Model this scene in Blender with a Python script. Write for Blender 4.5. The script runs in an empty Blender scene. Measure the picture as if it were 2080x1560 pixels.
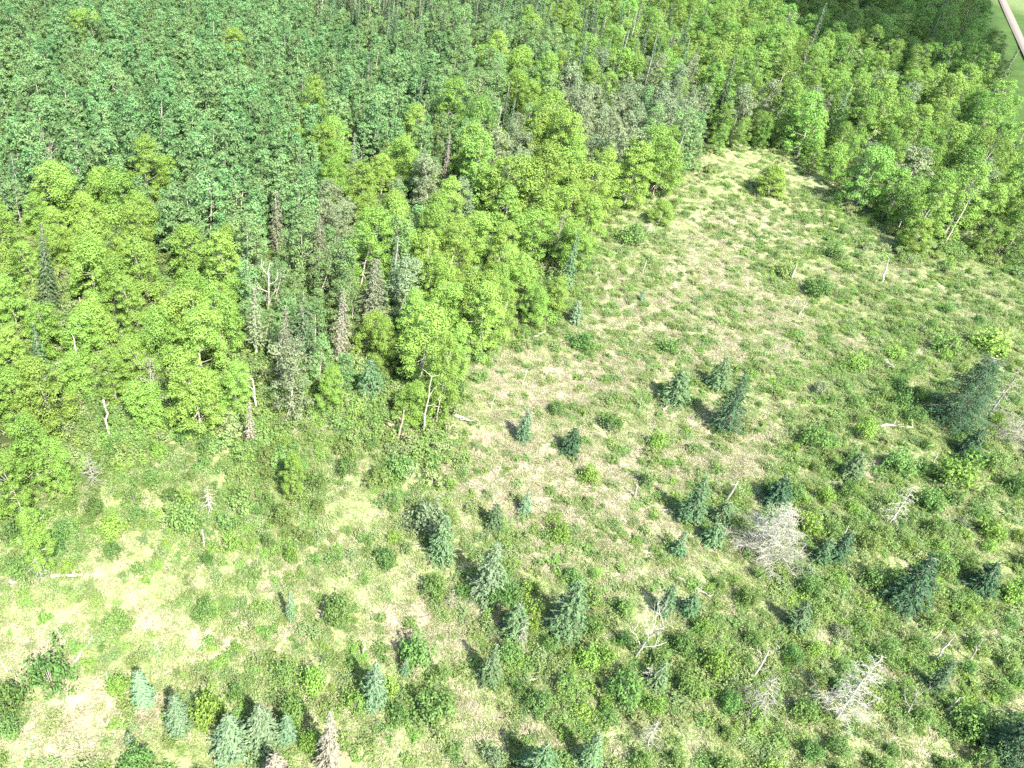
import bpy, math, random
import numpy as np
from mathutils import Matrix, Vector

scene = bpy.context.scene
COL = scene.collection
rad = math.radians

# ------------------------------------------------------------------ camera
CAM_H = 55.0
PPX, PPY, FOC = 750.0, 780.0, 1634.0            # principal point and focal length in photo pixels (2080 x 1560)
TILT, ROLL = rad(52.4), rad(4.05)
cam_data = bpy.data.cameras.new("camera")
cam = bpy.data.objects.new("camera", cam_data)
COL.objects.link(cam)
cam_data.sensor_width = 36.0
cam_data.lens = 36.0 * FOC / 2080.0
cam_data.shift_x = (1040.0 - PPX) / 2080.0
cam_data.clip_end = 9000.0
cam_data.clip_start = 0.5
RM = Matrix.Rotation(TILT, 4, 'X') @ Matrix.Rotation(ROLL, 4, 'Z')
cam.matrix_world = Matrix.Translation((0, 0, CAM_H)) @ RM
scene.camera = cam
R3 = np.array(RM.to_3x3())

# ------------------------------------------------------------------ light
SUN_EL, SHADOW_AZ = rad(51.0), rad(27.0)         # shadows run away from the camera, a little to the left
SUN_DIR = np.array([math.sin(SHADOW_AZ) * math.cos(SUN_EL), -math.cos(SHADOW_AZ) * math.cos(SUN_EL), math.sin(SUN_EL)])
world = bpy.data.worlds.new("World")
scene.world = world
world.use_nodes = True
wn = world.node_tree
bg = wn.nodes["Background"]
sky = wn.nodes.new("ShaderNodeTexSky")
sky.sky_type = 'NISHITA'
sky.sun_disc = False
sky.sun_elevation = SUN_EL
sky.sun_rotation = math.atan2(SUN_DIR[0], SUN_DIR[1])
sky.air_density = 1.0
sky.dust_density = 1.5
wn.links.new(sky.outputs[0], bg.inputs[0])
bg.inputs[1].default_value = 0.115
sun_data = bpy.data.lights.new("sun", 'SUN')
sun_data.energy = 3.9
sun_data.angle = rad(0.53)
sun_data.color = (1.0, 0.95, 0.86)
sun = bpy.data.objects.new("sun", sun_data)
COL.objects.link(sun)
sun.rotation_euler = Vector(SUN_DIR).to_track_quat('Z', 'Y').to_euler()
scene.view_settings.view_transform = 'Standard'
scene.view_settings.look = 'None'
scene.view_settings.gamma = 1.0
scene.view_settings.exposure = 2.62
scene.cycles.use_denoising = False                # keep the fine leaf grain
scene.cycles.max_bounces = 6
scene.cycles.diffuse_bounces = 4
scene.cycles.transmission_bounces = 4
scene.cycles.glossy_bounces = 2

# ------------------------------------------------------------------ pixel <-> place
def gz(x, y):
    x = np.asarray(x, float); y = np.asarray(y, float)
    return (0.30 * np.sin(x * 0.11 + 1.3) * np.cos(y * 0.09) + 0.16 * np.sin(x * 0.31 + y * 0.23)
            + 0.10 * np.sin(x * 0.53 - y * 0.47 + 2.0))

def unproj(px, py, z=0.0):
    d = R3 @ np.array([(px - PPX) / FOC, -(py - PPY) / FOC, -1.0])
    t = (z - CAM_H) / d[2]
    return np.array([d[0] * t, d[1] * t])

def project(P):
    P = np.atleast_2d(P)
    c = (P - np.array([0, 0, CAM_H])) @ R3
    return PPX - FOC * c[:, 0] / c[:, 2], PPY + FOC * c[:, 1] / c[:, 2]

def depth(x, y, z=0.0):
    return -float((np.array([x, y, z - CAM_H]) @ R3)[2])

def spot(px, py):
    """ground point seen at a photo pixel"""
    p = unproj(px, py)
    p = unproj(px, py, float(gz(*p)))
    return float(p[0]), float(p[1]), float(gz(*p))

def under_tip(tx, ty, H):
    """foot of a thing of height H whose tip shows at a photo pixel"""
    p = unproj(tx, ty, H); p = unproj(tx, ty, H + float(gz(*p)))
    return float(p[0]), float(p[1]), float(gz(*p))

def height_to(px, py, top_y):
    x, y, z = spot(px, py)
    lo, hi = 0.1, 40.0
    for _ in range(30):
        m = (lo + hi) / 2
        if project([x, y, z + m])[1][0] > top_y: lo = m
        else: hi = m
    return lo

def metres(px, py, wpx):
    x, y, z = spot(px, py)
    return wpx * depth(x, y, z) / FOC

# ------------------------------------------------------------------ materials
def nodes_of(name):
    m = bpy.data.materials.new(name)
    m.use_nodes = True
    nt = m.node_tree
    for n in list(nt.nodes): nt.nodes.remove(n)
    out = nt.nodes.new("ShaderNodeOutputMaterial")
    return m, nt, out

def leaf_mat(name, dark, light, trans=0.35, hue=0.03, val=0.25, gloss=0.08):
    m, nt, out = nodes_of(name)
    N, L = nt.nodes.new, nt.links.new
    at = N("ShaderNodeAttribute"); at.attribute_name = "tint"
    mix = N("ShaderNodeMix"); mix.data_type = 'RGBA'
    mix.inputs[6].default_value = (*dark, 1); mix.inputs[7].default_value = (*light, 1)
    L(at.outputs["Fac"], mix.inputs[0])
    oi = N("ShaderNodeObjectInfo")
    hs = N("ShaderNodeHueSaturation")
    mh = N("ShaderNodeMapRange"); mh.inputs[3].default_value = 0.5 - hue; mh.inputs[4].default_value = 0.5 + hue
    L(oi.outputs["Random"], mh.inputs[0]); L(mh.outputs[0], hs.inputs["Hue"])
    r2 = N("ShaderNodeMath"); r2.operation = 'MULTIPLY'; r2.inputs[1].default_value = 7.31
    r3 = N("ShaderNodeMath"); r3.operation = 'FRACT'
    L(oi.outputs["Random"], r2.inputs[0]); L(r2.outputs[0], r3.inputs[0])
    mv = N("ShaderNodeMapRange"); mv.inputs[3].default_value = 1 - val; mv.inputs[4].default_value = 1 + val
    L(r3.outputs[0], mv.inputs[0]); L(mv.outputs[0], hs.inputs["Value"])
    L(mix.outputs[2], hs.inputs["Color"])
    bs = N("ShaderNodeBsdfPrincipled")
    bs.inputs["Roughness"].default_value = 0.55
    bs.inputs["Specular IOR Level"].default_value = gloss
    L(hs.outputs[0], bs.inputs["Base Color"])
    tr = N("ShaderNodeBsdfTranslucent")
    L(hs.outputs[0], tr.inputs["Color"])
    ms = N("ShaderNodeMixShader"); ms.inputs[0].default_value = trans
    L(bs.outputs[0], ms.inputs[1]); L(tr.outputs[0], ms.inputs[2])
    L(ms.outputs[0], out.inputs[0])
    return m

def bark_mat(name, a, b, scale=3.0, rough=0.85):
    m, nt, out = nodes_of(name)
    N, L = nt.nodes.new, nt.links.new
    tc = N("ShaderNodeTexCoord")
    mp = N("ShaderNodeMapping"); mp.inputs["Scale"].default_value = (scale, scale, scale * 0.35)
    L(tc.outputs["Object"], mp.inputs[0])
    nz = N("ShaderNodeTexNoise"); nz.inputs["Scale"].default_value = 2.0; nz.inputs["Detail"].default_value = 5
    L(mp.outputs[0], nz.inputs[0])
    cr = N("ShaderNodeValToRGB")
    cr.color_ramp.elements[0].position = 0.35; cr.color_ramp.elements[0].color = (*a, 1)
    cr.color_ramp.elements[1].position = 0.62; cr.color_ramp.elements[1].color = (*b, 1)
    L(nz.outputs[0], cr.inputs[0])
    bs = N("ShaderNodeBsdfPrincipled"); bs.inputs["Roughness"].default_value = rough
    bs.inputs["Specular IOR Level"].default_value = 0.15
    bp = N("ShaderNodeBump"); bp.inputs["Strength"].default_value = 0.4
    L(nz.outputs[0], bp.inputs["Height"]); L(bp.outputs[0], bs.inputs["Normal"])
    L(cr.outputs[0], bs.inputs["Base Color"]); L(bs.outputs[0], out.inputs[0])
    return m

M = {}
M['bright'] = leaf_mat("bright_leaf", (0.112, 0.188, 0.036), (0.182, 0.290, 0.058), 0.32, 0.012, 0.20)
M['lush'] = leaf_mat("lush_leaf", (0.094, 0.170, 0.032), (0.154, 0.256, 0.058), 0.32, 0.016, 0.24)
M['birch'] = leaf_mat("birch_leaf", (0.080, 0.145, 0.050), (0.132, 0.212, 0.076), 0.28, 0.018, 0.20)
M['aspen'] = leaf_mat("aspen_leaf", (0.075, 0.143, 0.051), (0.122, 0.212, 0.079), 0.32, 0.020, 0.24)
M['willow'] = leaf_mat("willow_leaf", (0.110, 0.155, 0.075), (0.175, 0.215, 0.115), 0.32, 0.02, 0.15)
M['spruce'] = leaf_mat("blue_spruce_needle", (0.074, 0.128, 0.064), (0.124, 0.194, 0.100), 0.18, 0.02, 0.2)
M['midspruce'] = leaf_mat("teal_spruce_needle", (0.050, 0.102, 0.042), (0.094, 0.160, 0.068), 0.18, 0.02, 0.2)
M['darkspruce'] = leaf_mat("green_spruce_needle", (0.036, 0.070, 0.030), (0.074, 0.118, 0.052), 0.18, 0.02, 0.2)
M['deepspruce'] = leaf_mat("deep_green_needle", (0.022, 0.056, 0.025), (0.050, 0.100, 0.045), 0.15, 0.015, 0.15)
M['rustspruce'] = leaf_mat("coned_spruce_needle", (0.078, 0.092, 0.055), (0.135, 0.145, 0.088), 0.15, 0.02, 0.15)
M['deadneedle'] = leaf_mat("dead_needle", (0.108, 0.100, 0.070), (0.198, 0.186, 0.132), 0.15, 0.01, 0.15)
M['shrub'] = leaf_mat("shrub_leaf", (0.108, 0.176, 0.048), (0.176, 0.262, 0.080), 0.46, 0.022, 0.2)
M['deepbush'] = leaf_mat("deep_bush_leaf", (0.068, 0.132, 0.034), (0.122, 0.205, 0.056), 0.38, 0.018, 0.2)
M['herb'] = leaf_mat("herb_leaf", (0.152, 0.208, 0.078), (0.232, 0.292, 0.124), 0.46, 0.025, 0.18)
M['grass'] = leaf_mat("green_grass", (0.180, 0.230, 0.084), (0.265, 0.318, 0.132), 0.5, 0.02, 0.15)
M['straw'] = leaf_mat("straw", (0.255, 0.228, 0.155), (0.375, 0.342, 0.245), 0.36, 0.008, 0.12)
M['bark'] = bark_mat("grey_bark", (0.16, 0.14, 0.11), (0.36, 0.33, 0.27))
M['palebark'] = bark_mat("pale_bark", (0.20, 0.185, 0.14), (0.36, 0.335, 0.27))
M['deadwood'] = bark_mat("dead_wood", (0.190, 0.184, 0.146), (0.335, 0.325, 0.262))
M['greywood'] = bark_mat("grey_dead_wood", (0.135, 0.128, 0.102), (0.245, 0.235, 0.190))
M['redbark'] = bark_mat("red_bark", (0.26, 0.12, 0.07), (0.42, 0.22, 0.14))
M['brownwood'] = bark_mat("brown_dead_wood", (0.17, 0.12, 0.085), (0.34, 0.26, 0.19))
M['char'] = bark_mat("charred_wood", (0.010, 0.009, 0.008), (0.03, 0.027, 0.024))

# ------------------------------------------------------------------ mesh building
class MB:
    def __init__(s): s.V = []; s.F = []; s.T = []; s.MI = []; s.n = 0; s.mats = []
    def mi(s, mat):
        if mat not in s.mats: s.mats.append(mat)
        return s.mats.index(mat)
    def add(s, verts, faces, tint, mat):
        verts = np.asarray(verts, float); faces = np.asarray(faces, int)
        s.V.append(verts); s.F.append(faces + s.n); s.n += len(verts)
        t = np.broadcast_to(np.asarray(tint, float), (len(faces),)).copy(); s.T.append(t)
        s.MI.append(np.full(len(faces), s.mi(mat)))
    def merge(s, o):
        base = s.n
        for v, f, t, m in zip(o.V, o.F, o.T, o.MI):
            mm = np.array([s.mi(o.mats[k]) for k in m])
            s.V.append(v); s.F.append(f + base); s.T.append(t); s.MI.append(mm)
        s.n += o.n
        return s
    def mesh(s, name):
        V = np.concatenate(s.V)
        me = bpy.data.meshes.new(name)
        loops = np.concatenate([f.ravel() for f in s.F])
        sizes = np.concatenate([np.full(len(f), f.shape[1]) for f in s.F])
        starts = np.concatenate([[0], np.cumsum(sizes)[:-1]])
        me.vertices.add(len(V)); me.vertices.foreach_set("co", V.astype(np.float32).ravel())
        me.loops.add(len(loops)); me.loops.foreach_set("vertex_index", loops.astype(np.int32))
        me.polygons.add(len(sizes))
        me.polygons.foreach_set("loop_start", starts.astype(np.int32))
        me.polygons.foreach_set("material_index", np.concatenate(s.MI).astype(np.int32))
        me.polygons.foreach_set("use_smooth", np.ones(len(sizes), bool))
        at = me.attributes.new("tint", 'FLOAT', 'FACE')
        at.data.foreach_set("value", np.concatenate(s.T).astype(np.float32))
        for m in s.mats: me.materials.append(M[m])
        me.update(calc_edges=True); me.validate()
        return me

def unit(a): return a / np.maximum(np.linalg.norm(a, axis=-1, keepdims=True), 1e-9)

def add_leaves(mb, P, Nn, size, aspect, rng, mat, along=None):
    n = len(P)
    Nn = unit(Nn)
    if along is None: a = rng.normal(size=(n, 3))
    else: a = along + 0.25 * rng.normal(size=(n, 3))
    u = unit(a - (a * Nn).sum(1)[:, None] * Nn)
    v = np.cross(Nn, u)
    sz = np.broadcast_to(size, (n,))[:, None]
    bend = Nn * sz * 0.22
    V = np.stack([P - u * sz - bend, P - v * sz * aspect, P + u * sz - bend, P + v * sz * aspect], 1).reshape(-1, 3)
    F = np.arange(4 * n).reshape(n, 4)
    mb.add(V, F, rng.random(n), mat)

def sphere_dirs(n, rng, zmin=-1.0):
    z = rng.uniform(zmin, 1, n); t = rng.uniform(0, 2 * np.pi, n); r = np.sqrt(1 - z * z)
    return np.stack([r * np.cos(t), r * np.sin(t), z], 1)

def add_clump(mb, c, r, n, size, rng, mat, squash=0.8, aspect=0.7):
    d = sphere_dirs(n, rng, -0.55)
    rr = r * rng.uniform(0.25, 1.0, n) ** 0.6 * rng.choice([1.0, 1.0, 1.25], n)
    P = c + d * rr[:, None] * np.array([1, 1, squash])
    Nn = d + 0.42 * rng.normal(size=(n, 3)) + np.array([0, 0, 0.65])
    add_leaves(mb, P, Nn, size * rng.uniform(0.7, 1.3, n), aspect, rng, mat)

def add_tube(mb, pts, radii, mat, sides=6, rng=None, cap=True):
    pts = np.asarray(pts, float); k = len(pts)
    radii = np.broadcast_to(radii, (k,))
    tan = unit(np.gradient(pts, axis=0))
    ref = np.array([1.0, 0.17, 0.05]) if abs(tan[0][0]) < 0.8 else np.array([0.1, 1.0, 0.2])
    u = unit(np.cross(tan, ref)); v = np.cross(tan, u)
    a = np.arange(sides) * 2 * np.pi / sides
    ring = pts[:, None] + radii[:, None, None] * (np.cos(a)[None, :, None] * u[:, None] + np.sin(a)[None, :, None] * v[:, None])
    V = ring.reshape(-1, 3)
    i = np.arange(k - 1)[:, None] * sides; j = np.arange(sides)[None, :]; jn = (j + 1) % sides
    F = np.stack([i + j, i + jn, i + sides + jn, i + sides + j], -1).reshape(-1, 4)
    mb.add(V, F, 0.5, mat)
    if cap:
        mb.add(ring[-1], np.arange(sides)[None, :] if sides > 2 else [[0, 1, 1]], 0.5, mat)

def wander(p, d, length, rng, seg=5, bend=0.15, lift=0.0):
    pts = [np.array(p, float)]; d = unit(np.array(d, float))
    for _ in range(seg):
        d = unit(d + bend * rng.normal(size=3) + np.array([0, 0, lift]))
        pts.append(pts[-1] + d * length / seg)
    return np.array(pts), d

# ------------------------------------------------------------------ tree forms
def leafy_tree(seed, H, R, mat, base=0.25, nclump=24, clump=(0.55, 1.05), leaf=0.17, dens=150, top=0.9, bark='bark', open_=0.0):
    rng = np.random.default_rng(seed)
    tr, cr = MB(), MB()
    lean = rng.normal(size=2) * 0.25
    tp, _ = wander((0, 0, -0.3), (lean[0] * 0.1, lean[1] * 0.1, 1), H * 0.9, rng, 7, 0.05, 0.05)
    add_tube(tr, tp, np.linspace(0.014 * H, 0.02, len(tp)), bark, 7)
    for k in range(5):
        h = H * (base + 0.12 + (0.86 - base) * (k + 0.5) / 5)
        add_clump(cr, np.array([0, 0, h]) + rng.normal(size=3) * 0.25 * R * np.array([1, 1, 0.3]), R * 0.42, int(dens * 0.5 * R * R * 0.3), leaf * 1.1, rng, mat, 1.0)
    for k in range(nclump):
        t = (k + rng.uniform(0.1, 0.9)) / nclump
        h = H * (base + (1 - base) * t)
        prof = (math.sin(math.pi * min(1, 0.20 + 0.80 * t ** 1.05)) ** 0.55) * (1.0 - 0.15 * t)
        rr = R * prof
        ang = k * 2.4 + rng.uniform(-0.5, 0.5)
        q = rng.uniform(0.35, 1.0) ** 0.5
        c = np.array([math.cos(ang) * rr * q, math.sin(ang) * rr * q, h - 0.25])
        tk = tp[min(len(tp) - 1, int(np.searchsorted(tp[:, 2], h * 0.82)))]
        c[:2] += tk[:2]
        rc = rng.uniform(*clump) * (1 - 0.25 * t)
        n = int(dens * rc * rc * (1 - open_ * rng.random()))
        add_clump(cr, c, rc, max(n, 20), leaf, rng, mat, rng.uniform(0.65, 0.9))
        if k % 3 == 0:
            i = min(len(tp) - 1, int(np.searchsorted(tp[:, 2], h * 0.75)))
            mid = (tp[i] + c) / 2 + np.array([0, 0, -0.15])
            add_tube(tr, [tp[i], mid, c], [0.005 * H * (1.1 - t), 0.02, 0.01], bark, 4, cap=False)
    return tr, cr

def spruce(seed, H, R, mat, base=0.02, step=0.26, leaf=0.15, trunk='bark', bare=0.0, droop=0.25, sharp=0.85, tipmat=None):
    rng = np.random.default_rng(seed)
    tr, cr = MB(), MB()
    tp, _ = wander((0, 0, -0.3), (0, 0, 1), H + 0.25, rng, 6, 0.012, 0.03)
    add_tube(tr, tp, np.linspace(0.016 * H + 0.02, 0.012, len(tp)), trunk, 6)
    z = H * base
    P, Nn, A, S = [], [], [], []
    while z < H * 0.985:
        t = z / H
        Rl = R * max(0.11, (1 - t)) ** sharp * (1.0 if t > 0.12 else 0.75 + 2 * t)
        nb = max(4, int(5 + 5 * Rl / max(R, 0.1)))
        a0 = rng.uniform(0, 6.28)
        for b in range(nb):
            if rng.random() < bare: continue
            ang = a0 + b * 6.283 / nb + rng.uniform(-0.25, 0.25)
            ln = Rl * rng.uniform(0.5, 1.22)
            d = np.array([math.cos(ang), math.sin(ang), 0]); side = np.array([-d[1], d[0], 0])
            m = max(3, int(ln / (leaf * 0.55)))
            s = rng.uniform(0.22, 1.0, m) ** 0.8
            lat = rng.normal(size=m) * 0.20 * ln * (1.15 - s)
            zz = z + ln * (0.18 * s - droop * s * s) + rng.normal(size=m) * 0.04
            P.append(d * (s * ln)[:, None] + side * lat[:, None] + np.array([0, 0, 1]) * zz[:, None])
            Nn.append(np.array([0, 0, 0.9]) + 0.45 * d + 0.35 * rng.normal(size=(m, 3)))
            A.append(np.repeat((d + np.array([0, 0, 0.25 - droop]))[None], m, 0) + side * np.sign(lat)[:, None] * 0.5)
            S.append(leaf * rng.uniform(0.7, 1.25, m) * (0.55 + 0.45 * min(1, ln / 0.7)))
            if bare > 0.2 or b % 3 == 0:
                add_tube(tr, [np.array([0, 0, z]), d * ln * 0.5 + np.array([0, 0, z + 0.04 * ln]), d * ln * 0.95 + np.array([0, 0, z + ln * (0.17 - droop)])],
                         [0.02 + 0.008 * ln, 0.015, 0.006], trunk, 4, cap=False)
        z += step * rng.uniform(0.8, 1.2) * (0.6 + 0.4 * (1 - t))
    add_leaves(cr, np.concatenate(P), np.concatenate(Nn), np.concatenate(S), 0.38, rng, mat, np.concatenate(A))
    return tr, cr

def dead_spruce(seed, H, R, nb=46, mat='deadwood', twigs=7, start=0.12, droop=0.5, lean=(0, 0), thick=1.0, up=0.15):
    """bare conifer: a straight pole with long curved limbs and fine twigs"""
    rng = np.random.default_rng(seed)
    tr, cr = MB(), MB()
    k = 8
    tz = np.linspace(-0.25, H, k)
    tp = np.stack([lean[0] * (tz / H) * H + 0.04 * rng.normal(size=k), lean[1] * (tz / H) * H + 0.04 * rng.normal(size=k), tz], 1)
    add_tube(tr, tp, np.linspace(0.011 * H + 0.02, 0.015, k) * thick, mat, 7)
    for b in range(nb):
        t = start + (0.97 - start) * ((b + rng.random()) / nb)
        ang = b * 2.399 + rng.uniform(-0.3, 0.3)
        ln = R * (1 - t) ** 0.7 * rng.uniform(0.6, 1.15) + 0.15
        p0 = np.array([np.interp(t * H, tz, tp[:, 0]), np.interp(t * H, tz, tp[:, 1]), t * H])
        d = np.array([math.cos(ang), math.sin(ang), 0.0]); side = np.array([-d[1], d[0], 0])
        s = np.linspace(0, 1, 6)
        curl = rng.normal() * 0.25
        pts = p0 + d * (s * ln)[:, None] + np.array([0, 0, 1]) * (ln * (up * s - droop * s * s + 0.22 * s ** 4))[:, None] + side * (curl * ln * s * s)[:, None]
        pts[1:] += 0.05 * ln * rng.normal(size=(5, 3))
        add_tube(cr, pts, np.linspace(0.022 + 0.006 * ln, 0.008, 6) * thick, mat, 4, cap=False)
        for w in range(int(twigs * ln / 1.3 + 1)):
            i = rng.integers(1, 5); f = rng.random()
            q = pts[i] * (1 - f) + pts[i + 1] * f
            dd = unit(d * 0.6 + side * rng.choice([-1, 1]) * rng.uniform(0.5, 1.1) + np.array([0, 0, rng.uniform(-0.7, 0.3)]))
            tl = ln * rng.uniform(0.15, 0.42)
            tw, _ = wander(q, dd, tl, rng, 3, 0.3, -0.03)
            add_tube(cr, tw, np.linspace(0.014, 0.006, 4) * thick, mat, 3, cap=False)
            if rng.random() < 0.7:
                tw2, _ = wander(tw[2], unit(dd + 0.8 * rng.normal(size=3)), tl * 0.6, rng, 2, 0.3)
                add_tube(cr, tw2, np.linspace(0.009, 0.005, 3) * thick, mat, 3, cap=False)
    return tr, cr

def dead_broadleaf(seed, H, R, mat='deadwood', forks=5, depth_=3, thick=1.0, lean=(0, 0)):
    """bare forked tree: limbs sweep upward and divide"""
    rng = np.random.default_rng(seed)
    tr, cr = MB(), MB()
    tp, _ = wander((0, 0, -0.3), (lean[0], lean[1], 1), H * 0.72, rng, 6, 0.09, 0.02)
    r0 = (0.013 * H + 0.02) * thick
    add_tube(tr, tp, np.linspace(r0, r0 * 0.45, len(tp)), mat, 7)
    def grow(p, d, ln, r, lev):
        pts, dd = wander(p, d, ln, rng, 4, 0.2, 0.10)
        add_tube(cr, pts, np.linspace(r, r * 0.4, 5), mat, 5 if lev > 1 else 3, cap=False)
        if lev <= 0: return
        for _ in range(rng.integers(2, 4)):
            i = rng.integers(2, 5)
            sd = rng.normal(size=3); sd -= dd * (sd @ dd)
            grow(pts[i], unit(dd + unit(sd) * rng.uniform(0.5, 1.0)), ln * rng.uniform(0.45, 0.7), r * 0.5, lev - 1)
    for b in range(forks):
        i = min(len(tp) - 1, 2 + int(b * (len(tp) - 2) / max(1, forks - 1)))
        ang = b * 2.4 + rng.uniform(-0.4, 0.4)
        e = rng.uniform(0.7, 2.0)
        d = unit(np.array([math.cos(ang), math.sin(ang), e]))
        grow(tp[i], d, R * rng.uniform(0.7, 1.2), r0 * 0.42, depth_ - 1)
    return tr, cr

def bush(seed, H, R, mat, n=7, leaf=0.12, dens=190, bark='bark'):
    rng = np.random.default_rng(seed)
    mb = MB()
    for k in range(n):
        ang = k * 2.4 + rng.uniform(-0.4, 0.4)
        q = math.sqrt((k + 0.3) / n) * R * 0.72
        rc = R * rng.uniform(0.16, 0.42)
        hz = H * (1 - 0.55 * (q / R) ** 1.5) * rng.uniform(0.55, 1.1) - rc * 0.7
        c = np.array([math.cos(ang) * q, math.sin(ang) * q, max(hz, rc * 0.45)])
        add_clump(mb, c, rc, max(26, int(dens * rc * rc * 1.6)), leaf, rng, mat, 0.9)
        add_tube(mb, [np.array([c[0] * 0.15, c[1] * 0.15, -0.1]), c * np.array([0.6, 0.6, 0.5]), c], [0.03, 0.02, 0.01], bark, 4, cap=False)
    return mb

def sprawl(seed, R, H, mat, n=420, leaf=0.06):
    """a ragged mat of sprouts: many short stems of different height, leaves along each"""
    rng = np.random.default_rng(seed); mb = MB()
    k = max(6, n // 16)
    a = rng.uniform(0, 6.28, k); q = R * rng.random(k) ** 0.6 * (1 + 0.35 * np.sin(3 * a + seed))
    h = H * rng.uniform(0.35, 1.15, k) * (1 - 0.35 * (q / (1.35 * R)) ** 2)
    for j in range(k):
        foot = np.array([q[j] * math.cos(a[j]), q[j] * math.sin(a[j]), 0.0])
        tip = foot + np.append(rng.normal(size=2) * 0.22 * R, h[j])
        f = rng.uniform(0.15, 1.0, 16)[:, None]
        P = foot + (tip - foot) * f + rng.normal(size=(16, 3)) * np.array([0.13, 0.13, 0.05]) * R
        add_leaves(mb, P, rng.normal(size=(16, 3)) * 0.5 + np.array([0, 0, 0.9]), leaf * rng.uniform(0.7, 1.4, 16), 0.6, rng, mat)
    return mb

def tuft(seed, n, ln, flat, width, mat, spread=0.35):
    rng = np.random.default_rng(seed)
    mb = MB()
    a = rng.uniform(0, 6.28, n); r = spread * np.sqrt(rng.random(n))
    P = np.stack([r * np.cos(a), r * np.sin(a), np.zeros(n)], 1)
    main = rng.uniform(0, 6.28)
    b = main + rng.normal(size=n) * (0.9 if flat > 0.5 else 3)
    el = np.where(rng.random(n) < flat, rng.uniform(0.05, 0.5, n), rng.uniform(0.6, 1.3, n))
    d = np.stack([np.cos(b) * np.cos(el), np.sin(b) * np.cos(el), np.sin(el)], 1)
    L = ln * rng.uniform(0.5, 1.2, n)
    s = unit(np.cross(d, np.array([0, 0, 1.0]) + 0.4 * rng.normal(size=(n, 3))))
    w = width * rng.uniform(0.6, 1.3, n)
    mid = P + d * (L * 0.55)[:, None]
    tip = P + d * L[:, None] + np.array([0, 0, -1]) * (0.25 * L * flat)[:, None]
    tip[:, 2] = np.maximum(tip[:, 2], 0.03)
    V = np.stack([P - s * w[:, None] * 0.6, P + s * w[:, None] * 0.6, mid + s * w[:, None], tip, mid - s * w[:, None]], 1).reshape(-1, 3)
    mb.add(V, np.arange(5 * n).reshape(n, 5), rng.random(n), mat)
    return mb

# ------------------------------------------------------------------ objects
def tag(o, label=None, cat=None, group=None, kind=None):
    if label: o["label"] = label
    if cat: o["category"] = cat
    if group: o["group"] = group
    if kind: o["kind"] = kind
    return o

def link(name, mesh, parent=None):
    o = bpy.data.objects.new(name, mesh)
    COL.objects.link(o)
    if parent is not None: o.parent = parent
    return o

def put_tree(name, meshes, x, y, z, rz, s, label, cat, group=None, tilt=(0, 0), parts=('trunk', 'crown')):
    r = bpy.data.objects.new(name, None)
    r.empty_display_size = 0.3
    COL.objects.link(r)
    r.location = (x, y, z); r.rotation_euler = (tilt[0], tilt[1], rz)
    r.scale = s if hasattr(s, '__len__') else (s, s, s)
    for pn, me in zip(parts, meshes): link(pn, me, r)
    return tag(r, label, cat, group)

def put_single(name, mesh, x, y, z, rz, s, label, cat, group=None, tilt=(0, 0)):
    o = link(name, mesh)
    o.location = (x, y, z); o.rotation_euler = (tilt[0], tilt[1], rz)
    o.scale = s if hasattr(s, '__len__') else (s, s, s)
    return tag(o, label, cat, group)

def scatter(name, meshes, pts, rots, scl, label, cat):
    """one uncountable mass: geometry-node instances over a point mesh"""
    cl = bpy.data.collections.new(name + "_kinds")
    for k, me in enumerate(meshes): cl.objects.link(bpy.data.objects.new(name + "_kind", me))
    me = bpy.data.meshes.new(name)
    n = len(pts)
    me.vertices.add(n); me.vertices.foreach_set("co", np.asarray(pts, np.float32).ravel())
    rng = np.random.default_rng(n)
    a = me.attributes.new("rot", 'FLOAT_VECTOR', 'POINT'); a.data.foreach_set("vector", np.asarray(rots, np.float32).ravel())
    a = me.attributes.new("scl", 'FLOAT_VECTOR', 'POINT'); a.data.foreach_set("vector", np.asarray(scl, np.float32).ravel())
    a = me.attributes.new("idx", 'INT', 'POINT'); a.data.foreach_set("value", rng.integers(0, len(meshes), n).astype(np.int32))
    o = link(name, me)
    ng = bpy.data.node_groups.new(name + "_nodes", 'GeometryNodeTree')
    ng.interface.new_socket("Geometry", in_out='INPUT', socket_type='NodeSocketGeometry')
    ng.interface.new_socket("Geometry", in_out='OUTPUT', socket_type='NodeSocketGeometry')
    N, L = ng.nodes.new, ng.links.new
    gi, go = N("NodeGroupInput"), N("NodeGroupOutput")
    ip = N("GeometryNodeInstanceOnPoints"); ci = N("GeometryNodeCollectionInfo")
    ci.inputs["Collection"].default_value = cl
    ci.inputs["Separate Children"].default_value = True
    ci.inputs["Reset Children"].default_value = True
    ip.inputs["Pick Instance"].default_value = True
    def attr(nm, ty):
        q = N("GeometryNodeInputNamedAttribute"); q.data_type = ty; q.inputs["Name"].default_value = nm
        return [s for s in q.outputs if s.enabled and s.name == "Attribute"][0]
    e2r = N("FunctionNodeEulerToRotation")
    L(attr("rot", 'FLOAT_VECTOR'), e2r.inputs[0])
    L(e2r.outputs[0], ip.inputs["Rotation"])
    L(attr("scl", 'FLOAT_VECTOR'), ip.inputs["Scale"])
    L(attr("idx", 'INT'), ip.inputs["Instance Index"])
    L(gi.outputs[0], ip.inputs["Points"]); L(ci.outputs[0], ip.inputs["Instance"]); L(ip.outputs[0], go.inputs[0])
    md = o.modifiers.new("scatter", 'NODES'); md.node_group = ng
    return tag(o, label, cat, kind="stuff")

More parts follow.
